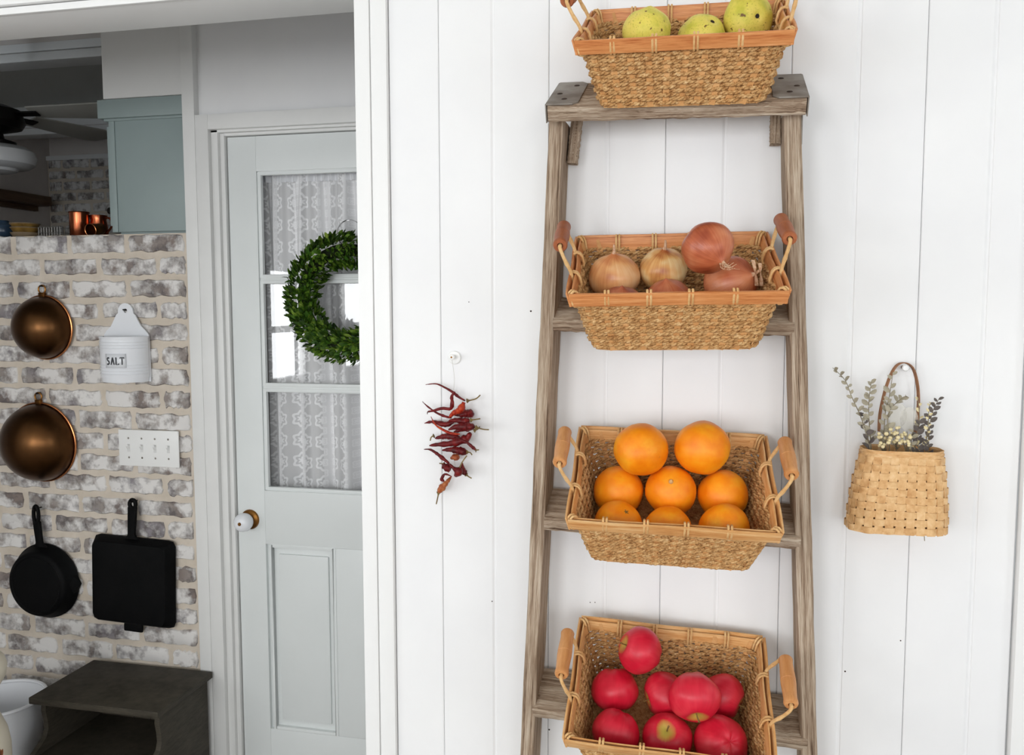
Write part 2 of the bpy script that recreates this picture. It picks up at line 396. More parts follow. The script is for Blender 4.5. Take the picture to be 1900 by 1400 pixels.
# ------------------------------------------------------------------ door
dr = sroot('door_1', (-1.394, DD, 0))
dx0, dx1 = -1.394, -.60
gx0, gx1 = P(487, 600, DD).x, dx1-.12
z_top, z_g0 = 2.025, P(560, 908, DD).z
z_gt = P(560, 320, DD).z; z_m1 = P(560, 517, DD).z; z_m2 = P(560, 720, DD).z
def dpart(n, x0, x1, y0, y1, z0, z1, b=.0015, mat='door'): return part(n, MB().box(x0-dx0, x1-dx0, y0-DD, y1-DD, z0, z1), mat, dr, b)
dpart('stile', dx0, gx0-.008, DD, DD+.04, .008, z_top); dpart('stile', gx1+.008, dx1, DD, DD+.04, .008, z_top)
dpart('top_rail', gx0-.008, gx1+.008, DD, DD+.04, z_gt+.008, z_top)
pz0, pz1 = P(566, 1358, DD).z, P(560, 1013, DD).z
px0, px1 = P(502, 1100, DD).x, P(624, 1100, DD).x
dpart('lock_rail', gx0-.008, gx1+.008, DD, DD+.04, pz1+.0, z_g0-.008)
dpart('bottom_rail', gx0-.008, gx1+.008, DD, DD+.04, .008, pz0)
dpart('mid_stile', px1, px1+.10, DD, DD+.04, pz0, pz1)
for a, b in ((px0, px1), (px1+.10, gx1+.008)):
    pr = dpart('door_panel', a-.02, b+.02, DD+.012, DD+.03, pz0-.005, pz1+.005)
    q = part('raised_field', MB().box(a+.026-dx0, b-.026-dx0, .005, .02, pz0+.03, pz1-.03), 'door', pr, .005)
    m = MB()
    for (u0, u1, v0, v1) in ((a, a+.010, pz0, pz1), (b-.010, b, pz0, pz1), (a+.01, b-.01, pz0, pz0+.010), (a+.01, b-.01, pz1-.010, pz1)):
        m.box(u0-dx0, u1-dx0, -.001, .014, v0, v1)
    part('panel_moulding', m, 'door', pr, .002)
tg = NT('window_glass'); tg.n.remove(tg.b)
tr = tg.new('ShaderNodeBsdfTransparent'); gl = tg.new('ShaderNodeBsdfGlossy'); gl.inputs['Roughness'].default_value = .0
fr = tg.new('ShaderNodeFresnel'); fr.inputs['IOR'].default_value = 1.5; mx = tg.new('ShaderNodeMixShader')
tg.ln(fr.outputs[0], mx.inputs[0]); tg.ln(tr.outputs[0], mx.inputs[1]); tg.ln(gl.outputs[0], mx.inputs[2]); tg.ln(mx.outputs[0], tg.out.inputs[0]); M['glass'] = tg.m
ed = [(z_m1+.011, z_gt), (z_m2+.011, z_m1-.011), (z_g0, z_m2-.011)]
for z in (z_m1, z_m2):
    mu = part('muntin', MB().box(gx0-dx0-.008, gx1-dx0+.008, .006, .03, z-.011, z+.011), 'door', dr, .004)
for (a, b) in ed:
    part('pane', MB().box(gx0-dx0-.004, gx1-dx0+.004, .020, .0215, a-.004, b+.004), 'glass', dr)
    m = MB()
    for (u0, u1, v0, v1) in ((gx0-.008, gx0+.004, a-.008, b+.008), (gx1-.004, gx1+.008, a-.008, b+.008), (gx0, gx1, a-.009, a+.003), (gx0, gx1, b-.003, b+.009)):
        m.box(u0-dx0, u1-dx0, .004, .019, v0, v1)
    part('glazing_bead', m, 'door', dr, .003)
# knob
kc = P(464, 963, DD); kp = P(456, 972, DD-.045)
kz = Matrix.Translation(kc-Vector(dr.location)) @ Euler((RD(90), 0, 0)).to_matrix().to_4x4()
kb = part('door_knob', MB().lathe([(0, .062), (.012, .0615), (.022, .057), (.0275, .048), (.0285, .038), (.026, .026), (.02, .016), (.012, .012), (.0, .012)], 28, kz), 'enamel', dr)
part('rosette', MB().lathe([(0, .014), (.012, .013), (.022, .010), (.029, .006), (.031, .0), (0, 0)], 28, kz), 'brass', kb)
part('key_button', MB().lathe([(0, .0635), (.005, .0635), (.006, .060), (0, .060)], 14, kz), 'brass', kb)

# lace curtain behind the panes
tl = NT('white_lace'); uv = tl.new('ShaderNodeUVMap'); sx = tl.new('ShaderNodeSeparateXYZ'); tl.ln(uv.outputs[0], sx.inputs[0])
def cell(n, off): return tl.math('SUBTRACT', tl.math('FRACT', tl.math('ADD', tl.math('MULTIPLY', n, 1.0), off)), .5)
def rosette(cu, cv, offu, offv, r0, pet, amp):
    a = cell(cu, offu); b = cell(cv, offv)
    r = tl.math('SQRT', tl.math('ADD', tl.math('POWER', a, 2), tl.math('POWER', b, 2)))
    th = tl.math('ARCTAN2', b, a)
    rr = tl.math('ADD', r, tl.math('MULTIPLY', tl.math('COSINE', tl.math('MULTIPLY', th, pet)), amp))
    def sm(e0, e1, x):
        n = tl.new('ShaderNodeMapRange', interpolation_type='SMOOTHSTEP'); tl.ln(x, n.inputs[0]); n.inputs[1].default_value = e0; n.inputs[2].default_value = e1; return n.outputs[0]
    core = tl.math('SUBTRACT', 1.0, sm(.10, .16, rr)); ring = tl.math('SUBTRACT', 1.0, sm(.035, .075, tl.math('ABSOLUTE', tl.math('SUBTRACT', rr, r0))))
    rim_ = tl.math('SUBTRACT', 1.0, sm(.0, .05, tl.math('ABSOLUTE', tl.math('SUBTRACT', rr, .52))))
    return tl.math('MAXIMUM', core, ring), rim_
U = tl.math('MULTIPLY', sx.outputs[0], 1/.066); Vv = tl.math('MULTIPLY', sx.outputs[1], 1/.066)
m1, h1 = rosette(U, Vv, 0, 0, .31, 6, .05)
U2 = tl.math('MULTIPLY', sx.outputs[0], 1/.033); V2 = tl.math('MULTIPLY', sx.outputs[1], 1/.033)
m2, h2 = rosette(U2, V2, .5, .5, .30, 4, .06)
band = tl.math('LESS_THAN', tl.math('ABSOLUTE', tl.math('SUBTRACT', tl.math('FRACT', tl.math('MULTIPLY', sx.outputs[0], 1/.132)), .5)), .26)
mo = tl.math('MAXIMUM', tl.math('MULTIPLY', m1, band), tl.math('MULTIPLY', m2, tl.math('SUBTRACT', 1.0, band)))
ho = tl.math('MAXIMUM', tl.math('MULTIPLY', h1, band), tl.math('MULTIPLY', h2, tl.math('SUBTRACT', 1.0, band)))
net = tl.math('ADD', .68, tl.math('MULTIPLY', tl.math('SUBTRACT', 1.0, band), .20))
al = tl.math('MINIMUM', .98, tl.math('ADD', net, tl.math('MULTIPLY', mo, .42)))
tl.set(Base_Color=lin((250, 250, 251)), Roughness=.9, Alpha=al, Specular_IOR_Level=.1); M['lace'] = tl.m
cu = thing('lace_curtain', 'gathered white lace curtain hanging behind the door panes', 'curtain', (gx0, DD+.075, z_g0-.03))
NU, NV = 220, 40; cx0, cx1 = -.03, gx1-gx0+.03; hz = z_gt+.012-(z_g0-.03); vs = []; uvs = []
for j in range(NV+1):
    vv = j/NV
    for i in range(NU+1):
        u = i/NU; x = cx0+(cx1-cx0)*u; d = 1-.5*vv
        fold = .022*sin(u*46+1.5*sin(u*11))+.010*sin(u*83+.8)
        fold = fold*(1-vv**5*.7)+.006*sin(u*170)*vv**3+.006*sin(u*9+vv*3)*(1-vv)
        vs.append((x+.006*sin(u*46)*(1-vv), fold, vv*hz)); uvs.append((x*1.55, vv*hz))
fs = [(j*(NU+1)+i, j*(NU+1)+i+1, (j+1)*(NU+1)+i+1, (j+1)*(NU+1)+i) for j in range(NV) for i in range(NU)]
me = bpy.data.meshes.new('lace_panel'); me.from_pydata(vs, [], fs); ul = me.uv_layers.new()
for l in me.loops: ul.data[l.index].uv = uvs[l.vertex_index]
for p_ in me.polygons: p_.use_smooth = True
link('lace_panel', me, 'lace', cu)
M['hem'] = paint('white_cotton', (238, 239, 242), None, .9)
hm = MB(); pa = [(cx0+(cx1-cx0)*i/200, -.004+.006*sin(i/200*170), hz-.012) for i in range(201)]
hm.sweep(pa, [Vector((0, 1, 0))]*201, Vector((0, 0, 1)), .0025, .03); part('rod_pocket', hm, 'hem', cu)
part('curtain_rod', MB().tube([(cx0-.02, .012, hz-.012), (cx1+.02, .012, hz-.012)], .005, 10), 'brass', cu)
# ------------------------------------------------------------------ ladder
def worn_bar(L, w, t, n=36, jit=.0006, ch=.0025, seed=1):
    """timber along local x, width w along y, thickness t along z, edges worn"""
    r_ = random.Random(seed); mb = MB(); vs = []; fs = []
    sec = [(-w/2+ch, -t/2), (w/2-ch, -t/2), (w/2, -t/2+ch), (w/2, t/2-ch), (w/2-ch, t/2), (-w/2+ch, t/2), (-w/2, t/2-ch), (-w/2, -t/2+ch)]
    for i in range(n+1):
        x = -L/2+L*i/n
        vs += [(x, y+r_.uniform(-jit, jit), z+r_.uniform(-jit, jit)) for y, z in sec]
    for i in range(n):
        for q in range(8): fs.append((i*8+q, i*8+(q+1) % 8, (i+1)*8+(q+1) % 8, (i+1)*8+q))
    fs += [tuple(range(7, -1, -1)), tuple(n*8+q for q in range(8))]
    return mb.add(vs, fs)
LR = Vector((-.055, 1.385, 0))
lad = thing('step_ladder', 'weathered grey wooden ladder fixed upright against the white board wall', 'ladder', LR)
def bar(name, a, b, w, t, side, mat='ladder_x', seed=1, jit=.0006, ch=.0025, parent=lad):
    """bar from a to b, `side` = direction of its width"""
    a, b = Vector(a)-LR, Vector(b)-LR; ex = (b-a).normalized(); ez = ex.cross(Vector(side)).normalized(); ey = ez.cross(ex)
    o = link(name, worn_bar((b-a).length, w, t, 40, jit, ch, seed).mesh(name, ang=40), mat, parent)
    o.matrix_local = Matrix.Translation((a+b)/2) @ Matrix((ex, ey, ez)).transposed().to_4x4(); return o
def xl(z): return -.2435-(1.814-z)*.0463
def xr(z): return .130+(1.804-z)*.0498
YR = 1.387
bar('rail', (xl(.0)+.011, YR, .0), (xl(1.80)+.011, YR, 1.818), .074, .022, (0, -1, 0), 'ladder_x', 3)
bar('rail', (xr(.0)-.0125, YR, .0), (xr(1.80)-.0125, YR, 1.812), .074, .0245, (0, -1, 0), 'ladder_x', 4)
def tread(name, x0, x1, zf, zr, yf, depth, t, tilt, seed):
    b = Vector((0, cos(tilt), sin(tilt))); n = Vector((0, -sin(tilt), cos(tilt)))
    off = b*(depth/2)-n*(t/2)
    return bar(name, Vector((x0, yf, zf))+off, Vector((x1, yf, zr))+off, depth, t, b, 'ladder_x', seed, .0009, .003)
T = RD(25.4)
tread('step', -.237, .128, 1.506, 1.501, 1.344, .088, .022, T, 11)
tread('step', -.251, .1455, 1.184, 1.176, 1.344, .088, .022, T, 12)
tread('step', -.270, .163, .867, .859, 1.344, .088, .022, T, 13)
tread('step', -.285, .180, .548, .545, 1.344, .088, .022, T, 14)
tread('step', -.300, .196, .232, .229, 1.344, .088, .022, T, 15)
CT = RD(27.0)
capo = tread('top_cap', -.239, .1335, 1.828, 1.820, 1.305, .133, .025, CT, 21)
# hinge plates folded over the ends of the cap, with bolts
for sgn in (-1, 1):
    m = MB(); ln = .186; w = .133; pl = []
    x1 = sgn*(ln+.0016); x0 = sgn*(ln-.046)
    pts = [(x1, -w/2-.001), (x0+sgn*.008, -w/2-.001), (x0, -w/2+.010), (x0, w/2-.012), (x0+sgn*.010, w/2), (x1, w/2)]
    m.prism(pts, 'z', .0130, .0152)
    m.box(min(x1, x1+sgn*.0018), max(x1, x1+sgn*.0018), -w/2-.001, w/2, -.0135, .0145)
    pt = part('hinge_plate', m, 'steel', capo, .0005)
    for bx_, by_ in ((sgn*(ln-.022), -w/2+.026), (sgn*(ln-.030), w/2-.026), (sgn*(ln-.010), -.008)):
        part('bolt', MB().lathe([(0, .0162), (.0035, .016), (.0052, .0148), (.0052, .0125), (0, .0125)], 12, Matrix.Translation((bx_, by_, 0)) if False else Matrix.Translation((bx_, by_, 0))), 'rust', capo)
# sawn-off stubs of the rear legs, and the side straps
bar('rear_leg_stub', (-.2165, 1.408, 1.757), (-.208, 1.408, 1.835), .024, .016, (0, -1, 0), 'ladder_x', 31)
bar('rear_leg_stub', (.0985, 1.410, 1.775), (.0985, 1.410, 1.83), .026, .016, (0, -1, 0), 'ladder_x', 32)
for (xx, z0) in ((xl(1.79)-.0012, 1.765), (xr(1.79)+.0012, 1.765)):
    part('side_strap', MB().box(xx-.001-LR.x, xx+.001-LR.x, 1.356-LR.y, 1.40-LR.y, z0, 1.812), 'steel', lad)

# ------------------------------------------------------------------ woven baskets
BW, BD, BH, QW, QD = .293, .234, .102, .234, .171
def basket_proto():
    parts = []     # (name, mesh, mat, sub-of-index)
    RH = .021
    def half(z):   # half width / depth of the wall at height z (0 rim .. -BH base)
        t = -z/BH; return (BW/2-.005)*(1-t)+(QW/2)*t, (BD/2-.005)*(1-t)+(QD/2)*t
    # rope rows, two twisted strands each, woven in and out of the stakes
    NS = 36; rows = 14; wv = MB(); z0, z1 = -RH*.75, -BH+.003
    for k in range(rows):
        z = z0+(z1-z0)*(k+.5)/rows; hw, hd_ = half(z); n = 380
        pth = rr_path(hw, hd_, .022, n)
        for st in range(2):
            line = []
            for i, (p, nr) in enumerate(pth):
                s = i/n; wave = .0024*cos(2*pi*(NS/2)*s+pi*k)
                ph = 2*pi*54*s+pi*st+k*1.3
                line.append(p+nr*(wave+.0013*cos(ph))+Vector((0, 0, z+.0017*sin(ph))))
            wv.tube(line, .0022, 5, closed=True)
    parts.append(('weave', wv.mesh('weave', ang=80), 'seagrass', 'stuff'))
    top = rr_path(*half(0), .022, NS); 
    for i in range(NS):
        a, na = rr_path(*half(-.004), .022, NS)[i]; b, nb = rr_path(*half(-BH), .022, NS)[i]
        a = Vector((a.x, a.y, -.004)); b = Vector((b.x, b.y, -BH)); up = (a-b).normalized(); tg_ = up.cross(na).normalized()
        parts.append(('stake', MB().sweep([b+nb*.0004, a+na*.0004], [na, na], [tg_, tg_], .0012, .0088).mesh('stake'), 'stake', None))
    parts.append(('base', MB().prism([(p.x, p.y) for p, _ in rr_path(QW/2+.001, QD/2+.001, .02, 40)], 'z', -BH, -BH+.005).mesh('base'), 'seagrass', None))
    # rim: outer and inner bamboo bands on four sides
    for off, zz, hh, tt in ((.0035, -RH/2+.001, RH, .0028), (-.0035, -RH/2, RH-.002, .0022)):
        X, Y = BW/2-.004+off, BD/2-.004+off
        for nm, p0, p1, nr in (('f', (-X, -Y), (X, -Y), (0, -1)), ('b', (X, Y), (-X, Y), (0, 1)), ('r', (X, -Y), (X, Y), (1, 0)), ('l', (-X, Y), (-X, -Y), (-1, 0))):
            n = 14; pth = []
            for i in range(n+1):
                t = i/n; bow = .0016*sin(t*pi*3+X*40)*.5
                pth.append(Vector((p0[0]+(p1[0]-p0[0])*t+nr[0]*bow, p0[1]+(p1[1]-p0[1])*t+nr[1]*bow, zz)))
            slope = Vector((nr[0]*.25, nr[1]*.25, 1)).normalized()
            parts.append(('rim_band', MB().sweep(pth, [Vector((nr[0], nr[1], 0))]*(n+1), slope, tt, hh).mesh('rim_band', bevel=.0007), 'RIM', None))
    # cane bindings wrapped over the rim
    def wrap(x, y, nr):
        m = MB(); nx, ny = nr; tx, ty = -ny, nx
        for d in (-.0024, .0024):
            loop = []
            for q in range(12):
                a = 2*pi*q/12; u = .0068*cos(a); zq = -RH/2+.0005+(RH/2+.0018)*sin(a)
                u = max(-.0066, min(.0066, u*1.25))
                loop.append((x+nx*(u+.25*zq*.9)+tx*d, y+ny*(u+.25*zq*.9)+ty*d, zq))
            m.tube(loop, .0018, 6, closed=True)
        return m
    for fx in (-.30, -.105, .085, .285): 
        for sy in (-1, 1): parts.append(('binding', wrap(fx*BW+.006*sy, sy*(BD/2-.004), (0, sy)).mesh('binding'), 'cord', None))
    for fy in (-.17, .17):
        for sx_ in (-1, 1): parts.append(('binding', wrap(sx_*(BW/2-.004), fy*BD, (sx_, 0)).mesh('binding'), 'cord', None))
    for sx_ in (-1, 1):
        for sy in (-1, 1):
            c = (sx_*(BW/2-.006), sy*(BD/2-.006)); q = 1/sqrt(2)
            parts.append(('binding', wrap(c[0], c[1], (sx_*q, sy*q)).mesh('binding'), 'cord', None))
    return parts
BPARTS = basket_proto()
def basket(label, pos, tilt, yaw, roll, rim, grip, sw, group='woven baskets on the ladder steps'):
    Mb = Matrix.Translation(pos) @ Matrix.Rotation(RD(yaw), 4, 'Z') @ Matrix.Rotation(RD(tilt), 4, 'X') @ Matrix.Rotation(RD(roll), 4, 'Y')
    r = thing('woven_basket', label, 'basket', group=group)
    base = Mb @ Matrix.Translation((0, 0, -BH)); r.matrix_world = base
    dn_ = Vector((0, 0, BH))
    for nm, me, mt, kd in BPARTS:
        if mt == 'RIM':
            key = rim
            me2 = me if not len(me.materials) else (me if me.materials[0] == M[key] else me.copy())
            if len(me2.materials) and me2.materials[0] != M[key]: me2.materials.clear()
            o = link(nm, me2, key, r)
        else: o = link(nm, me, mt, r)
        o.location = dn_
        if kd: o['kind'] = kd
    for sx_, phi in ((-1, sw[0]), (1, sw[1])):
        phi = RD(phi); hx = sx_*(BW/2-.002); gl_ = .042; rad = .046
        gx, gz = hx+sx_*sin(phi)*rad, cos(phi)*rad
        prof = [(.0042, -gl_), (.0092, -gl_), (.0106, -gl_+.003), (.0098, -gl_+.010), (.0102, -gl_+.02), (.0112, -.004), (.0112, -.0008), (.0106, 0), (.0112, .0008), (.0112, .006), (.0102, gl_-.02), (.0098, gl_-.010), (.0106, gl_-.003), (.0092, gl_), (.0042, gl_)]
        Mg = Matrix.Translation(dn_) @ Matrix.Translation((gx, 0, gz)) @ Matrix.Rotation(RD(90), 4, 'X')
        g = part('grip', MB().lathe(prof, 20, Mg), grip, r)
        part('grip_hole', MB().lathe([(.0046, -gl_-.0002), (.0046, -gl_+.006), (0, -gl_+.006)], 12, Mg @ Matrix.Rotation(pi, 4, 'X')), grip, g)
        for sy in (-1, 1):
            pts = [Vector((hx, sy*.047, -.014)), Vector((hx+sx_*.002, sy*.0475, .004)), Vector((hx+(gx-hx)*.55, sy*.049, gz*.5)), Vector((gx-(gx-hx)*.04, sy*.0485, gz*.93)), Vector((gx, sy*.041, gz*1.0)), Vector((gx, sy*.030, gz))]
            part('handle_cane', MB().tube([p+dn_ for p in smooth_path(pts, 14)], [.0026+.0006*(i % 5 == 0) for i in range(15)], 8), 'cord', r)
    return r, Mb
BK = {}
BK['pear'] = basket('woven seagrass basket of pears on the top cap of the ladder', (-.0392, 1.322, 1.945), 27.2, .1, .9, 'bamboo', 'grip_red', (26, 12))
BK['onion'] = basket('woven seagrass basket holding onions on the ladder', (-.0492, 1.2925, 1.5935), 23.8, 5.1, -.8, 'bamboo', 'grip_red', (21, 13))
BK['orange'] = basket('woven seagrass basket holding oranges on the ladder', (-.0467, 1.2986, 1.2755), 25.8, 3.2, 1.8, 'bamboo_pale', 'grip_tan', (26, 24))
BK['apple'] = basket('woven seagrass basket holding red apples on the ladder', (-.0458, 1.2876, .9545), 25.9, 1.8, 3.4, 'bamboo_pale', 'grip_tan', (20, 32))
bpy.context.view_layer.update()

# ------------------------------------------------------------------ fruit
def on_plane(b, px, py, h):
    """point where the pixel's ray meets the level h above the rim plane inside basket b, and its depth"""
    Mi = BK[b][1].inverted(); o = Mi @ CAM; d = Mi.to_3x3() @ RAY(px, py); k = (h-o.z)/d.z
    return CAM+RAY(px, py)*k, k
def settle(b, items):
    """items: (px, py, radius_px, level). Spheres start on their pixel rays and are eased apart and off the basket walls"""
    Mb = BK[b][1]; Mi = Mb.inverted(); pts = []; rad = []
    for px, py, rp, h in items:
        c, k = on_plane(b, px, py, h); pts.append(Mi @ c); rad.append(rp*k/FPX)
    home = [p.copy() for p in pts]
    for it in range(150):
        for i in range(len(pts)):
            for j in range(i):
                d = pts[i]-pts[j]; g = rad[i]+rad[j]-.0005-d.length
                if g > 0: d.normalize(); pts[i] += d*(g*.5); pts[j] -= d*(g*.5)
        for i, p in enumerate(pts):
            p += (home[i]-p)*.02; r = rad[i]
            if p.z < r-BH+.006: p.z = r-BH+.006
            for ax, top, bot in ((0, BW/2-.012, QW/2-.006), (1, BD/2-.012, QD/2-.006)):
                sl = (top-bot)/BH; nn = sqrt(1+sl*sl)
                for sg in (-1, 1):
                    q = min(p.z, .004)
                    over = (sg*p[ax]-(top+sl*q))/nn+r*(1 if p.z < .012 else max(0, sqrt(max(0, 1-((p.z-.012)/r)**2))))
                    if over > 0: p[ax] -= sg*over*1.0
    return [Mb @ p for p in pts], rad
def lump(prof, k, jit, seed, sq=None):
    m = MB().lathe(prof, k); r_ = Vector((seed*3.1, seed*1.7, 0)); out = []
    for x in m.v:
        p = Vector(x); n = mnoise.noise(p*1.6+r_)
        p = p*(1+jit*n)
        if sq: a = atan2(p.y, p.x); p *= 1+sq*cos(5*a+seed)*max(0, -p.z)
        out.append(tuple(p))
    m.v = out; return m
def sph(n=18, f=lambda a: 1.0, zs=1.0):
    return [(max(1e-5, sin(pi*i/n))*f(pi*i/n), -cos(pi*i/n)*zs*f(pi*i/n)) for i in range(n+1)]
# --- orange
t = NT('orange_peel'); v = t.coord(); n1 = t.noise(v, 1.3, 3)
t.set(Base_Color=t.ramp(n1, [(.3, lin((244, 132, 8))), (.5, lin((252, 150, 16))), (.7, lin((255, 172, 36)))]), Roughness=.42, Specular_IOR_Level=.4, Subsurface_Weight=.12, Subsurface_Radius=(.3, .12, .03), Subsurface_Scale=.02)
t.bump(t.noise(t.coord((1, 1, 1)), 55, 2), .12, .01); M['orange'] = t.m
M['calyx'] = paint('dry_calyx', (128, 96, 44), (92, 84, 40), .8)
om = [lump(sph(20, lambda a: 1+.02*cos(2*a)-.02*(a > 3.0)), 28, .05, s).mesh('orange') for s in (1, 2, 3)]
om2 = lump(sph(20, lambda a: 1+.05*max(0, cos(a))**3), 28, .05, 4).mesh('orange')
def put(name, me, mat, label, cat, c, r, rot, group=None, sc=(1, 1, 1)):
    o = link(name, me, mat); o.location = c; o.scale = (r*sc[0], r*sc[1], r*sc[2]); o.rotation_euler = rot; return tag(o, label, cat, group)
def to_cam(c, dx=0, dz=0):
    """euler whose local z points from c to the camera, offset right (dx) and up (dz)"""
    f_ = (CAM-c).normalized(); u = Vector((0, 0, 1)); r_ = u.cross(f_).normalized()
    d = (f_+r_*dx+u*dz).normalized(); return d.to_track_quat('Z', 'Y').to_euler()
OR = [(1186, 839.6, 50, .012, 'orange with a dark navel on its side, leaning on the basket back', 'N', (.85, -.35), (1.08, 1, .96)),
      (1303, 838, 53, .012, 'largest smooth orange, leaning on the basket back beside the navelled orange', '', (.3, 1.5), (1, 1, .93)), (1146, 910, 48, -.050, 'smooth orange between the navelled orange and the one with a green calyx', '', (.2, .9), (1, 1, .95)), (1246, 915.7, 48, -.045, 'orange with a pale stem button on top facing out', 'S', (0, .42), (1, 1, .96)),
      (1346, 916, 49, -.050, 'smooth orange between the largest orange and an orange at the front rim', '', (-1.4, .2), (1, 1, .92)), (1146, 976, 46, -.060, 'orange with a small green calyx behind the front rim', 'C', (.55, .9), (1, 1, .95)),
      (1240, 986, 45, -.058, 'smooth orange at the front rim below the one with a stem button', '', (.2, 3), (1, 1, .95)), (1345, 992, 50, -.055, 'smooth orange at the front rim, farthest from the green calyx', '', (-2, .4), (1, 1, .92))]
SP = settle('orange', [q[:4] for q in OR])
for i, (px, py, rp, h, lab, kd, (dx, dz), sc) in enumerate(OR):
    c, r = SP[0][i], SP[1][i]*.985
    o = put('orange', om2 if kd == 'S' else om[i % 3], 'orange', lab, 'orange', c, r, to_cam(c, dx, dz), 'oranges in the basket', sc)
    if kd == 'S': part('stem_button', MB().lathe([(0, .11), (.05, .105), (.085, .06), (.09, 0), (0, 0)], 12, Matrix.Translation((0, 0, 1.0))), 'cord', o)
    if kd == 'C': 
        m = MB()
        for q in range(5): a = q*1.2566; m.box(-.02, .02, 0, .11, .975, 1.0); m.v[-8:] = [(x*cos(a)-y*sin(a), x*sin(a)+y*cos(a), z) for x, y, z in m.v[-8:]]
        part('calyx', m, 'calyx', o)
    if kd == 'N': part('navel', MB().lathe([(.0, .99), (.05, .995), (.075, 1.005), (.09, .98)], 12), 'calyx', o)
# --- apple
t = NT('red_apple_skin'); v = t.coord((1, 1, 1)); tc = t.new('ShaderNodeTexCoord'); s_ = t.new('ShaderNodeSeparateXYZ'); t.ln(tc.outputs['Object'], s_.inputs[0])
ang = t.math('ARCTAN2', s_.outputs[1], s_.outputs[0]); cb = t.new('ShaderNodeCombineXYZ'); t.ln(t.math('MULTIPLY', ang, 3.0), cb.inputs[0]); t.ln(t.math('MULTIPLY', s_.outputs[2], .5), cb.inputs[1])
st = t.noise(cb.outputs[0], 2.4, 4); n1 = t.noise(v, .9, 2)
red = t.ramp(t.math('ADD', t.math('MULTIPLY', st, .25), t.math('MULTIPLY', n1, .75)), [(.34, lin((196, 18, 44))), (.5, lin((214, 30, 56))), (.66, lin((226, 60, 74)))])
rad2 = t.math('ADD', t.math('POWER', s_.outputs[0], 2), t.math('POWER', s_.outputs[1], 2))
top = t.math('MULTIPLY', t.math('GREATER_THAN', s_.outputs[2], 0), t.math('LESS_THAN', t.math('ADD', rad2, t.math('MULTIPLY', n1, .5)), .50))
topm = t.math('MULTIPLY', top, t.math('MINIMUM', 1.0, t.math('MAXIMUM', 0.0, t.math('MULTIPLY', t.math('SUBTRACT', .48, t.math('ADD', rad2, t.math('ADD', t.math('MULTIPLY', n1, .5), t.math('MULTIPLY', st, .12)))), 4.0))))
t.set(Base_Color=t.mix(topm, red, lin((196, 190, 84))), Roughness=.4, Specular_IOR_Level=.4, Coat_Weight=.1, Coat_Roughness=.3); M['apple'] = t.m
M['stem'] = paint('brown_stem', (112, 82, 44), (150, 118, 62), .7, 30)
ap = []
for i in range(23):
    a = pi*i/22; z = -cos(a); r = sin(a)
    R_ = 1.0-.05*max(0, -z)*1.2
    zz = z*.90
    if z > .55: zz -= .62*max(0, (.52-r))**1.15
    if z < -.6: zz += .42*max(0, (.42-r))**1.1
    ap.append((max(1e-5, r*R_), zz))
am = [lump(ap, 30, .045, s, .035).mesh('apple', ang=60) for s in (1, 5, 8)]
AP = [(1186, 1208, 44, .002, 'red apple perched highest against the back of its basket', (-3, 1)), (1142, 1282, 45, -.052, 'plain red apple below the perched apple, against the basket side', (.1, -2.4)),
      (1233, 1289, 43, -.05, 'plain red apple between the perched apple and the stem down apple', (-3, -1.2)), (1291, 1297, 49, .002, 'large red apple lying on the others with its stem pointing down', (.15, -1.25)),
      (1341, 1291, 43, -.052, 'plain red apple wedged between the stem down apple and the basket side', (3, -1.5)), (1142, 1361, 46, -.056, 'plain red apple in the front row beside the one with a stem hollow', (-1, -3)), (1241, 1370, 47, -.058, 'red apple with its yellow green stem hollow facing out', (-.05, .75)),
      (1345, 1380, 51, -.058, 'red apple with a small brown blossom end facing out', (-.75, -.15))]
SP = settle('apple', [q[:4] for q in AP])
for i, (px, py, rp, h, lab, (dx, dz)) in enumerate(AP):
    c, r = SP[0][i], SP[1][i]*.985
    rot = to_cam(c, dx, dz)
    if 'blossom' in lab and 'facing' in lab: rot = (-((CAM-c).normalized()+Vector((.5, 0, .12)))).to_track_quat('Z', 'Y').to_euler()
    o = put('apple', am[i % 3], 'apple', lab, 'apple', c, r, rot, 'apples in the basket')
    part('stem', MB().tube(smooth_path([(0, 0, .52), (.02, .01, .75), (.08, .03, .98)], 6), [.03, .028, .027, .027, .03, .036, .045], 7), 'stem', o)
    part('blossom_end', MB().lathe([(.0, -.74), (.05, -.72), (.075, -.66), (.06, -.60)], 9), 'stem', o)
# --- onion
def onion_mat(name, cols):
    t = NT(name); tc = t.new('ShaderNodeTexCoord'); s_ = t.new('ShaderNodeSeparateXYZ'); t.ln(tc.outputs['Object'], s_.inputs[0])
    ang = t.math('ARCTAN2', s_.outputs[1], s_.outputs[0]); cb = t.new('ShaderNodeCombineXYZ')
    t.ln(t.math('MULTIPLY', ang, 6.0), cb.inputs[0]); t.ln(t.math('MULTIPLY', s_.outputs[2], .35), cb.inputs[1])
    oi = t.new('ShaderNodeObjectInfo'); t.ln(t.math('MULTIPLY', oi.outputs['Random'], 20.0), cb.inputs[2])
    f = t.math('ADD', t.math('MULTIPLY', t.noise(cb.outputs[0], 2.0, 5), .22), t.math('MULTIPLY', t.noise(t.coord(), .9, 2), .78))
    t.set(Base_Color=t.ramp(f, [(.34, lin(cols[0])), (.48, lin(cols[1])), (.62, lin(cols[2]))]), Roughness=.33, Specular_IOR_Level=.5)
    t.bump(f, .12, .02); return t.m
M['onion_red'] = onion_mat('copper_onion_skin', [(150, 66, 38), (186, 98, 62), (208, 132, 92)])
M['onion_gold'] = onion_mat('golden_onion_skin', [(168, 84, 36), (222, 166, 100), (244, 220, 166)])
M['onion_tan'] = onion_mat('pale_onion_skin', [(190, 112, 64), (222, 160, 104), (236, 192, 142)])
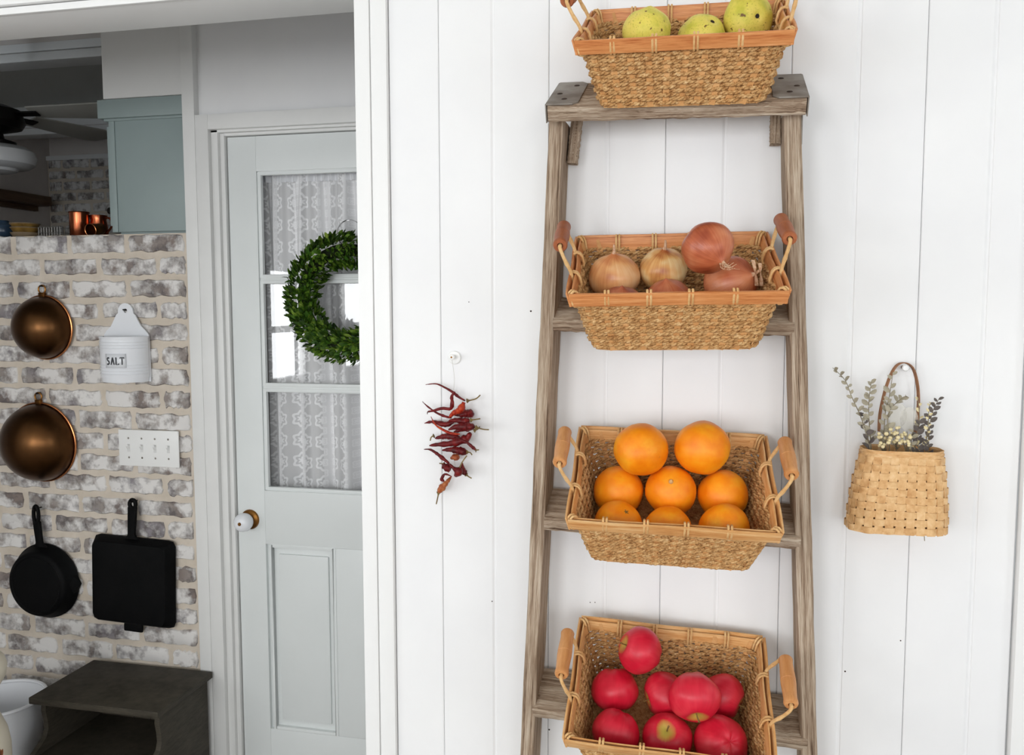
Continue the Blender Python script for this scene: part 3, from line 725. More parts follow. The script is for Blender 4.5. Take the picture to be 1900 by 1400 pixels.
M['skin'] = paint('papery_skin', (222, 190, 158), (190, 138, 100), .6, 12)
onp = [(max(1e-5, sin(pi*i/22))*(1-.0*cos(pi*i/22)), -cos(pi*i/22)*.9+(.16*max(0, 1-sin(pi*i/22)*4.2)**1.5 if i > 15 else 0)) for i in range(23)]
onm = [lump(onp, 30, .06, s).mesh('onion', ang=60) for s in (2, 6, 9)]
ON = [(1142, 517, 48, -.036, 'onion_tan', 'pale tan onion with a dried pointed tip at the back of its basket', (-.1, 2.0)), (1229, 505, 45, -.034, 'onion_gold', 'golden onion with a dark brown crown between the other onions', (.1, 1.7)),
      (1313, 460, 50, .036, 'onion_red', 'large glossy copper onion lying on top of the others', (.9, -.9)), (1357, 526, 53, -.036, 'onion_red', 'coppery onion shedding a strip of papery skin', (1.2, .5)),
      (1153, 567, 45, -.054, 'onion_red', 'copper onion dome behind the front rim, before the pale tan onion', (.1, 2.0)), (1237, 555, 46, -.054, 'onion_red', 'copper onion dome behind the front rim, before the golden onion', (-.2, 2.2))]
SP = settle('onion', [q[:4] for q in ON])
for i, (px, py, rp, h, mt, lab, (dx, dz)) in enumerate(ON):
    c, r = SP[0][i], SP[1][i]*.985
    me = onm[i % 3].copy(); o = put('onion', me, mt, lab, 'onion', c, r, to_cam(c, dx, dz), 'onions in the basket')
    if i != 4 and i != 5: part('dry_tip', MB().tube(smooth_path([(0, 0, .9), (.03, .01, 1.12), (.02, .06, 1.34)], 6), [.12, .10, .075, .06, .055, .05, .03], 7), 'skin', o)
    if i == 3:
        for d in (0, .14):
            q0 = P(1397+d*90, 482+d*40, c.y-.03); q1 = P(1402+d*70, 505, c.y-.035); q2 = P(1404+d*60, 530, c.y-.02)
            pth = smooth_path([q0, q1, q2], 10); inv = (Matrix.Translation(c) @ Euler(o.rotation_euler).to_matrix().to_4x4() @ Matrix.Diagonal((r, r, r, 1))).inverted()
            m = MB().sweep(pth, [Vector((.3, -1, 0)).normalized()]*11, [Vector((cos(j*.3), .4, sin(j*.3)*.3)).normalized() for j in range(11)], .0006, .0055)
            m.v = [tuple(inv @ Vector(x)) for x in m.v]; part('skin_flake', m, 'skin', o)
    if i == 2:
        inv = (Matrix.Translation(c) @ Euler(o.rotation_euler).to_matrix().to_4x4() @ Matrix.Diagonal((r, r, r, 1))).inverted()
        m = MB()
        for q in range(14):
            a = P(1335+q*.8, 488, c.y-.028); m.tube(smooth_path([a, a+Vector((random.uniform(.0, .012), -.004, -.006+random.uniform(-.003, .004))), a+Vector((random.uniform(.004, .02), -.002, -.004+random.uniform(-.006, .006)))], 5), .00035, 4)
        m.v = [tuple(inv @ Vector(x)) for x in m.v]; part('root_tuft', m, 'skin', o)
# --- pear
t = NT('yellow_green_pear_skin'); v = t.coord(); n1 = t.noise(v, 1.2, 3); n2 = t.noise(v, 14, 2)
sp_ = t.ramp(t.noise(v, 4.2, 2), [(.66, (0, 0, 0)), (.70, (1, 1, 1))])
base = t.ramp(n1, [(.32, lin((196, 190, 62))), (.48, lin((226, 210, 92))), (.66, lin((234, 212, 104)))])
base = t.mix(t.ramp(n2, [(.58, (0, 0, 0)), (.70, (1, 1, 1))]), base, lin((196, 184, 70)))
t.set(Base_Color=t.mix(sp_, base, lin((116, 84, 40))), Roughness=.5, Specular_IOR_Level=.35); t.bump(t.noise(v, 30, 2), .06, .01); M['pear'] = t.m
M['calyx_dark'] = paint('dark_blossom_end', (50, 40, 28), None, .9)
pp = []
for i in range(27):
    a = pi*i/26; z = -cos(a); r = sin(a)
    if z > 0: r *= 1-.28*z; z *= 1.35
    if z < -.8: z += .5*max(0, .3-r)
    pp.append((max(1e-5, r), z))
pm = [lump(pp, 28, .07, s).mesh('pear', ang=60) for s in (3, 7)]
PE = [(1200, 61, 46, -.014, 'round yellow pear lying apart from the two other pears', (.1, -1.6, .3)), (1326, 64, 47, -.03, 'yellow green pear with a dark blossom end facing up, between two pears', (-.5, .6, .85)), (1420, 43, 48, -.02, 'speckled yellow green pear leaning in the corner of its basket', (-.85, .3, .1))]
SP = settle('pear', [q[:4] for q in PE])
for i, (px, py, rp, h, lab, d) in enumerate(PE):
    c, r = SP[0][i], SP[1][i]
    f_ = (CAM-c).normalized()
    dirs = [Vector((.2, .3, -1)), -(f_*.7+Vector((.45, 0, .75))), -(f_*1.0+Vector((.55, 0, .12)))][i]
    o = put('pear', pm[i % 2], 'pear', lab, 'pear', c, r*.98, dirs.to_track_quat('Z', 'Y').to_euler(), 'pears in the basket', (1, 1, (1, 1, .8)[i]))
    part('blossom_end', MB().lathe([(0, -.88), (.04, -.90), (.07, -.93), (.09, -.92), (.08, -.86)], 10), 'calyx_dark', o)
    part('stem', MB().tube(smooth_path([(0, 0, 1.25), (.03, 0, 1.5), (.1, .03, 1.75)], 5), .05, 6), 'stem', o)
# ------------------------------------------------------------------ things on the brick wall
YBK = D2                                 # face of the bricks
M['copper_dark'] = paint('aged_copper_bowl', (98, 67, 40), (78, 53, 32), .3, 7, metal=1, bump=.04, bscale=14)
M['copper_edge'] = paint('worn_copper_edge', (196, 130, 84), None, .25, metal=1)
M['copper'] = paint('bright_copper', (188, 108, 74), (150, 80, 52), .22, 10, metal=1, bump=.15, bscale=40)
def bowl(label, px, py, R, tilt):
    c = P(px, py, YBK); r = thing('mixing_bowl', label, 'bowl', (c.x, YBK-.004, c.z), None, 'copper bowls hung on the brick wall')
    out = []; n = 14
    for i in range(n+1):
        a = pi/2*i/n; out.append((max(1e-5, R*.97*sin(a)), -(R*.86*cos(a)+.004)))
    inn = [(x*.975, z+.0025) for x, z in reversed(out)]
    Mb = Matrix.Rotation(RD(90), 4, 'X') @ Matrix.Rotation(RD(tilt), 4, 'X') @ Matrix.Rotation(pi, 4, 'X')
    part('bowl_shell', MB().lathe(out+inn, 48, Mb), 'copper_dark', r, ang=60)
    part('rolled_rim', MB().tube([Mb @ Vector((R*.985*cos(2*pi*i/64), R*.985*sin(2*pi*i/64), -.003)) for i in range(64)], .0032, 8, closed=True), 'copper_edge', r)
    part('ring_lug', MB().box(-.011, .011, -.012, -.002, R-.006, R+.008), 'brass', r, .002)
    part('hanging_ring', MB().tube([(.0125*cos(2*pi*i/24), -.007, R+.018+.0125*sin(2*pi*i/24)) for i in range(24)], .0026, 8, closed=True), 'brass', r)
    part('nail', MB().tube([(0, .004, R+.028), (0, -.016, R+.0285)], .0022, 8), 'nail', r)
bowl('smaller dark copper bowl hung bottom outwards above the other bowl', 86, 607, .100, 2)
bowl('larger dark copper bowl hung bottom outwards above the iron skillets', 80, 819, .127, 2)

# salt box
sc_ = P(239, 665, YBK); sb = thing('salt_box', 'white enamel wall salt box lettered SALT', 'container', (sc_.x, YBK-.002, sc_.z), None)
zt, zb = P(236, 623, YBK).z-sc_.z, P(236, 706, YBK).z-sc_.z; hw = .079
pl = [(-hw, zb)]+[(-hw, zt)]
zp = P(239, 562, YBK).z-sc_.z
prof = [(-hw*.98, zt+.004), (-hw*.86, zt+.016), (-hw*.66, zt+.030), (-hw*.50, zt+.052), (-hw*.42, zt+.064), (-.026, zt+.070)]
top_ = [(.026*cos(pi-q*pi/8), zp-.026+.026*sin(pi-q*pi/8)) for q in range(9)]
pl = [(-hw, zb)]+prof+top_+[(-x, z) for x, z in reversed(prof)]+[(hw, zb)]
hole_ = [(.0065*sin(2*pi*q/16), zp-.023+.0065*cos(2*pi*q/16)) for q in range(17)]; hole_[0] = (.0001, hole_[0][1]); hole_[-1] = (-.0001, hole_[-1][1])
ti = 1+len(prof)+4                       # apex of the plate: the outline runs in to the hanging hole and out again
pl = pl[:ti]+[(-.0001, zp)]+[(x, z) for x, z in reversed(hole_)]+[(.0001, zp)]+pl[ti+1:]
part('back_plate', MB().prism(pl, 'y', -.006, -.001), 'enamel', sb)
m = MB(); n = 30; cup = []
for j, (zz, k) in enumerate(((zb, .93), (zb+.004, .955), (zb+.012, .96), (zb+.016, .985), (zt-.012, .995), (zt-.006, 1.0), (zt-.002, 1.03), (zt, 1.03))):
    cup.append([(hw*1.0*k*cos(pi+pi*i/n), -.006+.070*k*sin(pi+pi*i/n), zz) for i in range(n+1)])
vs = [p for row in cup for p in row]
m.add(vs, [(j*(n+1)+i, j*(n+1)+i+1, (j+1)*(n+1)+i+1, (j+1)*(n+1)+i) for j in range(len(cup)-1) for i in range(n)])
m.add(cup[0], [tuple(range(n+1))])
cp = part('cup', m, 'enamel', sb); md = cp.modifiers.new('thick', 'SOLIDIFY'); md.thickness = .003; md.offset = -1
for zz in (zt-.017, zt-.026, zt-.035, zb+.052, zb+.043, zb+.034, zb+.025):
    part('rib', MB().tube([((hw+.0004)*cos(pi+pi*i/n)*.99, -.006+.0705*sin(pi+pi*i/n)*.99, zz) for i in range(1, n)], .0017, 6), 'enamel', sb)
part('nail', MB().tube([(-.002, .002, zp-.021), (-.002, -.014, zp-.020)], .002, 8), 'nail', sb)
# lettering follows the curved front
tm = {}
def lettering(txt, width, h, mat, parent, mapf, name='lettering', font_sp=1.0):
    cu_ = bpy.data.curves.new('txt', 'FONT'); cu_.body = txt; cu_.size = 1; cu_.resolution_u = 3; cu_.space_character = font_sp
    ob = bpy.data.objects.new('txt', cu_); COL.objects.link(ob); dg = bpy.context.evaluated_depsgraph_get(); dg.update()
    me = bpy.data.meshes.new_from_object(ob.evaluated_get(dg)); bpy.data.objects.remove(ob)
    bm = bmesh.new(); bm.from_mesh(me); bmesh.ops.triangulate(bm, faces=bm.faces[:]); bmesh.ops.subdivide_edges(bm, edges=[e for e in bm.edges if e.calc_length() > .12], cuts=2)
    xs = [v.co.x for v in bm.verts]; ys = [v.co.y for v in bm.verts]; x0, x1, y0, y1 = min(xs), max(xs), min(ys), max(ys)
    for v in bm.verts: v.co = mapf(((v.co.x-x0)/(x1-x0)-.5)*width, ((v.co.y-y0)/(y1-y0)-.5)*h)
    me2 = bpy.data.meshes.new(name); bm.to_mesh(me2); bm.free(); return link(name, me2, mat, parent)
M['ink'] = paint('blue_black_ink', (30, 34, 42), None, .5)
zc = P(207, 669, YBK-.07).z-sc_.z
a_mid = 1.5*pi+.14                        # direction that faces out from the wall
def plate_map(grow):
    def f(u, w_): a = a_mid+u/.089; return Vector(((hw+grow)*cos(a), -.006+(.0705+grow)*sin(a), zc+w_))
    return f
pm_ = MB(); nn = 10; g = plate_map(.0018)
pm_.add([g(-.036+.072*i/nn, -.021) for i in range(nn+1)]+[g(-.036+.072*i/nn, .021) for i in range(nn+1)], [(i, i+1, nn+2+i, nn+1+i) for i in range(nn)])
pq = part('name_plate', pm_, 'enamel', sb); md = pq.modifiers.new('thick', 'SOLIDIFY'); md.thickness = .002; md.offset = -1
letters = {'S': [[(.42, .88), (.3, .98), (.12, .93), (.06, .78), (.12, .62), (.34, .45), (.42, .28), (.36, .08), (.2, .0), (.04, .1)]], 'A': [[(0, 0), (.26, 1), (.52, 0)], [(.1, .36), (.42, .36)]], 'L': [[(.04, 1), (.04, 0), (.44, 0)], [(.44, 0), (.44, .14)]], 'T': [[(.0, 1), (.54, 1)], [(.27, 1), (.27, 0)], [(0, 1), (0, .87)], [(.54, 1), (.54, .87)]]}
xo = -.0275; lm = MB(); g2 = plate_map(.0042)
def strokes(path, w_, even=False):
    pts = [Vector((x, y)) for x, y in path]
    for a, b in zip(pts[:-1], pts[1:]):
        d = (b-a).normalized(); nrm_ = Vector((-d.y, d.x))*w_*(.9 if even or abs(d.y) > abs(d.x)*1.6 else .5)
        q = [a+nrm_-d*.0002, b+nrm_+d*.0002, b-nrm_+d*.0002, a-nrm_-d*.0002]
        lm.add([g2(*p) for p in q], [(0, 1, 2, 3)])
for ch in 'SALT':
    for st_ in letters[ch]: strokes([(xo+x*.0205, (y-.5)*.021) for x, y in st_], .0020, ch == 'S')
    for st_ in letters[ch]:              # serifs
        if ch in 'ALT':
            for (x, y) in (st_[0], st_[-1]):
                if y in (0, 1) and not (ch == 'T' and x != .27): strokes([(xo+(x-.09)*.0205, (y-.5)*.021), (xo+(x+.09)*.0205, (y-.5)*.021)], .0013)
    xo += {'S': .0155, 'A': .0162, 'L': .0145, 'T': .0125}[ch]
part('lettering', lm, 'ink', sb)

# switch plate
pc = P(278, 831, YBK); sw = thing('light_switch', 'white four gang toggle light switch plate on brick', 'light switch', (pc.x, YBK-.001, pc.z))
part('face_plate', MB().box(-.1045, .1045, -.006, 0, -.0565, .0565), 'plastic', sw, .003)
for i in range(4):
    x = -.069+.046*i
    part('toggle_slot', MB().box(x-.005, x+.005, -.0064, -.005, -.012, .012), 'plaster', sw)
    part('toggle', MB().add([(x-.004, -.006, -.005), (x+.004, -.006, -.005), (x+.004, -.006, .007), (x-.004, -.006, .007), (x-.0033, -.016, .006), (x+.0033, -.016, .006), (x+.0033, -.016, .012), (x-.0033, -.016, .012)], [(0, 1, 5, 4), (1, 2, 6, 5), (2, 3, 7, 6), (3, 0, 4, 7), (4, 5, 6, 7)]), 'plastic', sw, .0006)
    for z in (-.030, .030): part('screw', MB().lathe([(0, .0072), (.0025, .0070), (.0032, .006)], 10, Matrix.Translation((x, 0, z)) @ Matrix.Rotation(RD(90), 4, 'X')), 'steel', sw)

# round skillet, bottom outwards
kc_ = P(89, 1075, YBK); sk = thing('cast_iron_skillet', 'round black cast iron skillet hung by its handle on brick', 'skillet', (kc_.x, YBK-.006, kc_.z))
R = .122; Mb = Matrix.Rotation(RD(90), 4, 'X')
part('pan', MB().lathe([(0, .047), (R*.74, .047), (R*.80, .0455), (R*.84, .042), (R*.86, .038), (R*.97, .006), (R, .003), (R, .0), (R*.965, 0), (R*.84, .040), (0, .043)], 56, Mb), 'iron', sk, ang=50)
part('foot_ring', MB().lathe([(R*.70, .0465), (R*.72, .0485), (R*.755, .0485), (R*.775, .0465)], 48, Mb), 'iron', sk)
for sgn in (-1, 1):
    part('pour_spout', MB().add([(sgn*R*.94, -.020, -.028), (sgn*R*.955, -.018, .026), (sgn*(R+.012), -.004, 0), (sgn*R*.95, -.001, -.030), (sgn*R*.95, -.001, .030), (sgn*R*.90, -.03, 0)], [(0, 2, 5), (5, 2, 1), (0, 3, 2), (1, 2, 4), (3, 4, 2), (0, 5, 1, 4, 3)]), 'iron', sk)
def handle(parent, z0, z1, w0, w1, y=-.012, lean=0, hole=(.020, .006)):
    n = 18; out = []; zz = z1
    for i in range(n+1):
        t = i/n; w = w0+(w1-w0)*(t**.7); 
        if t < .15: w += .016*(1-t/.15)**2
        out.append((w, z0+(z1-z0-w1)*t))
    arc = [(w1*cos(pi/2*q/6), z1-w1+w1*sin(pi/2*q/6)) for q in range(1, 7)]
    right = out+arc; left = [(-x, z) for x, z in reversed(right[:-1])]
    pts = [(x+lean*(z-z0)/(z1-z0), z) for x, z in right+left]
    hc = z1-w1-.012; hx = lean*(hc-z0)/(z1-z0)
    zl = hc-hole[0]*.8; lo = [(w, z) for w, z in out if z < zl]
    pts = [(x+lean*(z-z0)/(z1-z0), z) for x, z in lo+[(-x, z) for x, z in reversed(lo)]]
    o = part('handle', MB().prism(pts, 'y', y-.005, y+.005), 'iron', parent, .003)
    rr_ = (w1-hole[1])/2+.0012
    part('handle_loop', MB().tube([(hx+(hole[1]+rr_*.8)*cos(2*pi*q/28), y, hc+(hole[0]+rr_*.8)*sin(2*pi*q/28)) for q in range(28)], rr_, 8, closed=True), 'iron', o)
    part('nail', MB().tube([(hx, .004, hc+hole[0]*.8), (hx, y-.012, hc+hole[0]*.85)], .0022, 8), 'nail', parent)
handle(sk, R*.94, P(83, 937, YBK).z-kc_.z, .011, .0135, -.020, -.012, (.024, .0042))

# square skillet
qc = P(254, 1075, YBK); sq = thing('cast_iron_griddle', 'square black cast iron skillet hung by its handle beside the round skillet', 'skillet', (qc.x, YBK-.006, qc.z), (0, RD(2.0), 0))
def rsq(h, rc, n=48): return [(p.x, p.y) for p, _ in rr_path(h, h, rc, n)]
hh = .142; lay = [(hh, .018, -.001), (hh, .018, -.005), (hh*.985, .018, -.010), (hh*.915, .02, -.033), (hh*.89, .02, -.0365), (hh*.86, .02, -.037)]
m = MB(); n = 64; vs = []
for (h, rc, y) in lay: vs += [(p.x, y, p.y) for p, _ in rr_path(h, h*.98, rc, n)]
m.add(vs, [(j*n+i, j*n+(i+1) % n, (j+1)*n+(i+1) % n, (j+1)*n+i) for j in range(len(lay)-1) for i in range(n)]+[tuple((len(lay)-1)*n+i for i in range(n)), tuple(range(n-1, -1, -1))])
part('pan', m, 'iron', sq, ang=28)
handle(sq, hh*.96, P(256, 915, YBK).z-qc.z, .011, .0155, -.018, .006, (.008, .0055))
part('helper_tab', MB().box(-.033, .033, -.016, -.006, -hh*.98-.022, -hh*.95), 'iron', sq, .005)

# grey open-fronted bin below
bn = thing('wooden_bin', 'dark grey painted wooden bin with open front and scrolled sides', 'storage bin', (-1.68, 2.17, 0))
o_ = Vector((-1.68, 2.17, 0)); x0, x1, zt_ = -1.872, -1.483, .385
part('top_board', shift(MB().box(x0-.018, x1+.014, 2.035, 2.308, zt_, zt_+.02), o_), 'greywood', bn, .003)
pf = [(2.300, .0), (2.300, zt_), (2.062, zt_), (2.060, .355), (2.066, .325), (2.068, .300), (2.060, .280), (2.035, .262), (2.012, .250), (2.004, .232), (2.000, .20), (2.000, 0)]
for xx in (x0, x1-.016):
    sd = part('side_panel', shift(MB().prism(pf, 'x', xx, xx+.016), o_), 'greywood', bn, .0015)
part('shelf', shift(MB().box(x0+.016, x1-.016, 2.03, 2.295, .225, .240), o_), 'greywood', bn)
for i in range(6):
    w_ = (x1-x0-.034)/6; part('back_board', shift(MB().box(x0+.017+w_*i+.001, x0+.017+w_*(i+1)-.001, 2.288, 2.297, .0, zt_-.001), o_), 'greywood', bn, .001)
part('front_lip', shift(MB().box(x0+.016, x1-.016, 2.001, 2.014, .10, .246), o_), 'greywood', bn, .002)

# white bucket and chippy can
bk_ = thing('enamel_pail', 'white enamel pail standing open beside the grey bin', 'pail', (-2.085, 2.13, 0))
R = .128
part('pail_body', MB().lathe([(0, .006), (R*.72, .006), (R*.74, .0), (R*.78, .01), (R*.99, .335), (R*.97, .335), (R*.74, .014), (0, .012)], 40), 'enamel', bk_, ang=50)
part('rolled_rim', MB().tube([(R*cos(2*pi*i/48), R*sin(2*pi*i/48), .338) for i in range(48)], .006, 8, closed=True), 'enamel', bk_)
t = NT('chipped_cream_enamel'); v = t.coord(); f = t.noise(v, 9, 4, .6)
t.set(Base_Color=t.ramp(f, [(.54, lin((236, 226, 206))), (.56, lin((160, 92, 44))), (.62, lin((112, 60, 30)))]), Roughness=.45); t.bump(f, .2, .004); M['chippy'] = t.m
can = thing('milk_can', 'tall cream enamel can with rusty chips beside the white pail', 'can', (P(-70, 1320, 1.75).x, 1.75, 0))
part('can_body', MB().lathe([(0, 0), (.10, 0), (.104, .01), (.104, .40), (.098, .44), (.075, .50), (.073, .53), (.085, .56), (.10, .585), (.104, .61), (.098, .63), (.08, .645), (.04, .655), (0, .657)], 40), 'chippy', can, ang=50)
part('can_lid_knob', MB().lathe([(0, .657), (.016, .658), (.014, .668), (.02, .676), (.018, .686), (0, .69)], 20), 'chippy', can)

# ------------------------------------------------------------------ wall cabinet and things on the ledge
cb_ = thing('wall_cabinet', 'duck egg blue kitchen wall cabinet standing on the brick half wall', 'cabinet', (-1.65, D2+.3, ZT-.003))
o_ = Vector(cb_.location); cx0 = P(206, 330, D2+.02).x; cx1 = -1.517
zc0, zc1 = ZT+.004, P(270, 217, D2+.02).z; zc2 = 2.149
part('cabinet_body', shift(MB().box(cx0+.02, cx1, D2+.02, D2+.60, zc0, zc1), o_), 'aqua', cb_, .0015)
part('face_frame', shift(MB().box(cx0, cx0+.019, D2+.018, D2+.60, zc0, zc1), o_), 'aqua', cb_, .001)
for i in range(2): 
    dz_ = part('cabinet_door', shift(MB().box(cx0-.016, cx0-.001, D2+.03+.285*i, D2+.305+.285*i, zc0+.02, zc1-.02), o_), 'aqua', cb_, .002)
    part('knob', shift(MB().lathe([(0, .0), (.006, .0), (.006, .012), (.012, .018), (.010, .026), (0, .028)], 14, Matrix.Translation((cx0-.016, D2+.06+.49*i, zc0+.07)) @ Matrix.Rotation(RD(-90), 4, 'Y')), o_), 'nail', dz_)
part('crown_board', shift(MB().box(cx0-.030, cx1, D2+.008, D2+.60, zc1, zc2), o_), 'aqua', cb_, .003)
part('crown_bead', shift(MB().box(cx0-.014, cx1, D2+.014, D2+.60, zc1-.008, zc1), o_), 'aqua', cb_, .003)
part('plinth', shift(MB().box(cx0+.02, cx1-.002, D2+.03, D2+.59, ZT-.003, zc0), o_), 'aqua', cb_)
YL = D2+.12
def ledge(px): return Vector((P(px, 430, YL).x, YL, ZT-.004))
mpx = FPX*.87/2.75
c = ledge(148); r = thing('copper_canister', 'tall bright copper canister on the brick ledge beside the cabinet', 'canister', c)
part('can_body', MB().lathe([(0, 0), (.028, 0), (.030, .003), (.030, .082), (.029, .083), (.0, .083)], 28), 'copper', r)
part('can_rim', MB().tube([(.0305*cos(2*pi*i/28), .0305*sin(2*pi*i/28), .083) for i in range(28)], .0018, 6, closed=True), 'copper', r)
c = ledge(170)+Vector((0, .035, 0)); r = thing('copper_jug', 'small copper jug with a side handle between canister and cabinet', 'jug', c)
part('jug_body', MB().lathe([(0, 0), (.024, 0), (.030, .012), (.028, .04), (.024, .06), (.028, .076), (.026, .076), (.0, .05)], 24), 'copper', r)
part('handle', MB().tube(smooth_path([(.026, 0, .068), (.045, 0, .064), (.048, 0, .04), (.028, 0, .018)], 12), .0035, 7), 'copper', r)
c = ledge(200)+Vector((0, -.06, .0215)); r = thing('copper_cup', 'little copper cup lying on its side with its mouth outwards', 'cup', c)
Mc = Matrix.Rotation(RD(100), 4, 'X')
part('cup_body', MB().lathe([(0, -.03), (.017, -.03), (.020, .02), (.0185, .02), (.016, -.026), (0, -.027)], 24, Mc), 'brass', r)
part('rim', MB().tube([Mc @ Vector((.0195*cos(2*pi*i/24), .0195*sin(2*pi*i/24), .02)) for i in range(24)], .0016, 6, closed=True), 'copper_edge', r)
M['wire'] = paint('grey_wire', (150, 150, 146), (110, 108, 104), .45, metal=.7)
c = ledge(104); r = thing('wire_basket', 'small grey wire mesh basket on the brick ledge', 'basket', c)
w2, d2, h2 = .040, .03, .036
for z in (.001, h2*.5, h2): part('wire_hoop', MB().tube([(-w2, -d2, z), (w2, -d2, z), (w2, d2, z), (-w2, d2, z)], .0012, 6, closed=True), 'wire', r)
for i in range(9):
    x = -w2+2*w2*i/8
    part('wire', MB().tube([(x, -d2, h2), (x, -d2, 0), (x, d2, 0), (x, d2, h2)], .0009, 5), 'wire', r)
M['ochre'] = paint('ochre_glaze', (150, 118, 60), (110, 84, 42), .35, 30); M['blueband'] = paint('blue_glaze', (44, 74, 150), None, .25); M['navy'] = paint('slate_blue_glaze', (52, 72, 92), (40, 56, 74), .2)
M['tanpot'] = paint('tan_stoneware', (150, 132, 108), (120, 104, 84), .4, 20)
c = ledge(47)
for i, (z, R, hh_, mt, lab) in enumerate(((0, .045, .022, 'tanpot', 'tan stoneware bowl with blue bands, lowest of the bowl stack'), (.016, .044, .022, 'ochre', 'ochre bowl in the middle of the bowl stack'), (.031, .045, .020, 'ochre', 'ochre bowl on top of the bowl stack'))):
    r = thing('stoneware_bowl', lab, 'bowl', c+Vector((0, 0, z)), None, 'bowls stacked on the brick ledge')
    part('bowl_shell', MB().lathe([(0, 0), (R*.6, 0), (R*.85, hh_*.5), (R, hh_), (R*.95, hh_), (R*.8, hh_*.55), (R*.5, .004), (0, .004)], 28), mt, r)
    if i == 0:
        for q in range(5): part('blue_mark', MB().box(-.004, .004, -R*.76, -R*.70, .004, .010), 'blueband', r); r.children[-1].rotation_euler = (0, 0, (q-2)*.28)
    else: part('rim_line', MB().tube([(R*.985*cos(2*pi*i_/28), R*.985*sin(2*pi*i_/28), hh_) for i_ in range(28)], .0018, 6, closed=True), 'tanpot', r)
c = ledge(4); r = thing('ceramic_jar', 'round slate blue ceramic jar on the brick ledge', 'jar', c)
part('jar_body', MB().lathe([(0, 0), (.022, 0), (.036, .012), (.041, .030), (.036, .048), (.022, .058), (.020, .062), (.018, .062), (.0, .04)], 28), 'navy', r)
part('jar_rim', MB().tube([(.0205*cos(2*pi*i/24), .0205*sin(2*pi*i/24), .062) for i in range(24)], .002, 6, closed=True), 'navy', r)

# ------------------------------------------------------------------ kitchen shelf and ceiling fan
M['brownwood'] = wood('brown_shelf_wood', [(84, 62, 48), (104, 80, 62), (118, 92, 72)], (12, 1.5, 12), 3, .6, .2)
a = P(100, 369, KY-.05); b = P(100, 386, KY-.05)
sh = thing('mantel_shelf', 'thick brown wooden shelf along the kitchen side wall', 'shelf', (KX, 4.0, b.z))
zz = (a.z-b.z)
part('shelf_board', MB().box(.001, .12, -.9, .61, 0, zz), 'brownwood', sh, .004)
part('shelf_cleat', MB().box(.001, .03, -.9, .60, -.03, -.0005), 'brownwood', sh, .002)
FY = 3.05
fc = P(-10, 240, FY); zm0, zm1 = P(0, 203, FY).z, P(0, 272, FY).z; zg1 = P(0, 321, FY).z
fn = thing('ceiling_fan', 'ceiling fan with dark motor, white glass globe and pale blades', 'ceiling fan', (fc.x, FY, zg1))
M['bronze'] = paint('oil_bronze', (22, 18, 16), None, .45, metal=.4); 
M['opal'] = paint('opal_glass', (236, 238, 240), None, .18); M['blade'] = paint('fan_blade_paint', (188, 186, 178), (178, 176, 168), .5, 3)
hz_ = zm0-zg1; gz_ = zm1-zg1
part('motor', MB().lathe([(0, gz_), (.075, gz_), (.078, gz_+.02), (.035, gz_+.034), (.030, gz_+.055), (.10, gz_+.075), (.115, gz_+.10), (.10, hz_), (.05, hz_+.02), (0, hz_+.02)], 32), 'bronze', fn)
part('down_rod', MB().tube([(0, 0, hz_), (0, 0, ZC-zg1)], .014, 12), 'bronze', fn)
part('canopy', MB().lathe([(0, ZC-zg1-.001), (.06, ZC-zg1-.001), (.05, ZC-zg1-.04), (.02, ZC-zg1-.05)], 20), 'bronze', fn)
gl_ = part('glass_globe', MB().lathe([(0, .0), (.05, .001), (.075, .008), (.082, .018), (.12, .022), (.142, .036), (.150, .062), (.142, .088), (.11, .108), (.075, gz_+.004), (0, gz_+.004)], 36), 'opal', fn)
tip = P(150, 240, FY+.35); dirb = Vector((tip.x-fc.x, tip.y-FY, 0)); aa = atan2(dirb.y, dirb.x)
for q in range(5):
    an = aa+RD(10)+2*pi*q/5; Mq = Matrix.Rotation(an, 4, 'Z') @ Matrix.Rotation(RD(-14), 4, 'X')
    m = MB(); outl = [(.16, -.045), (.50, -.068), (.55, -.055), (.575, 0), (.55, .055), (.50, .068), (.16, .045)]
    m.prism(outl, 'z', -.003, .003); zb_ = hz_-.012
    m.v = [tuple(Mq @ Vector(v_)+Vector((0, 0, zb_))) for v_ in m.v]; bl = part('blade', m, 'blade', fn, .001)
    m = MB().box(.08, .19, -.018, .018, -.010, -.004); m.v = [tuple(Mq @ Vector(v_)+Vector((0, 0, zb_))) for v_ in m.v]; part('blade_iron', m, 'bronze', bl)
# ------------------------------------------------------------------ boxwood wreath and its clear hook
wy = DD-.045
wc = P(643, 553, wy)
wr = thing('boxwood_wreath', 'round green boxwood leaf wreath hanging on the glazed door', 'wreath', wc)
t = NT('boxwood_leaf'); oi = t.new('ShaderNodeObjectInfo'); n1 = t.noise(t.coord((1, 1, 1)), 24, 2)
f = t.math('ADD', t.math('MULTIPLY', oi.outputs['Random'], .55), t.math('MULTIPLY', n1, .45))
t.set(Base_Color=t.ramp(f, [(.2, lin((30, 60, 14))), (.45, lin((58, 98, 22))), (.65, lin((102, 138, 40))), (.85, lin((158, 178, 78)))]), Roughness=.42, Specular_IOR_Level=.45); M['leaf'] = t.m
t = NT('boxwood_leaf_mass'); n1 = t.noise(t.coord((1, 1, 1), rnd=False), 60, 2)
t.set(Base_Color=t.ramp(n1, [(.32, lin((26, 50, 10))), (.5, lin((60, 94, 22))), (.66, lin((114, 142, 46)))]), Roughness=.45, Specular_IOR_Level=.45); M['leafmass'] = t.m
M['twig'] = paint('twig_ring', (34, 44, 18), None, .9)
WR, Wr = .138, .041
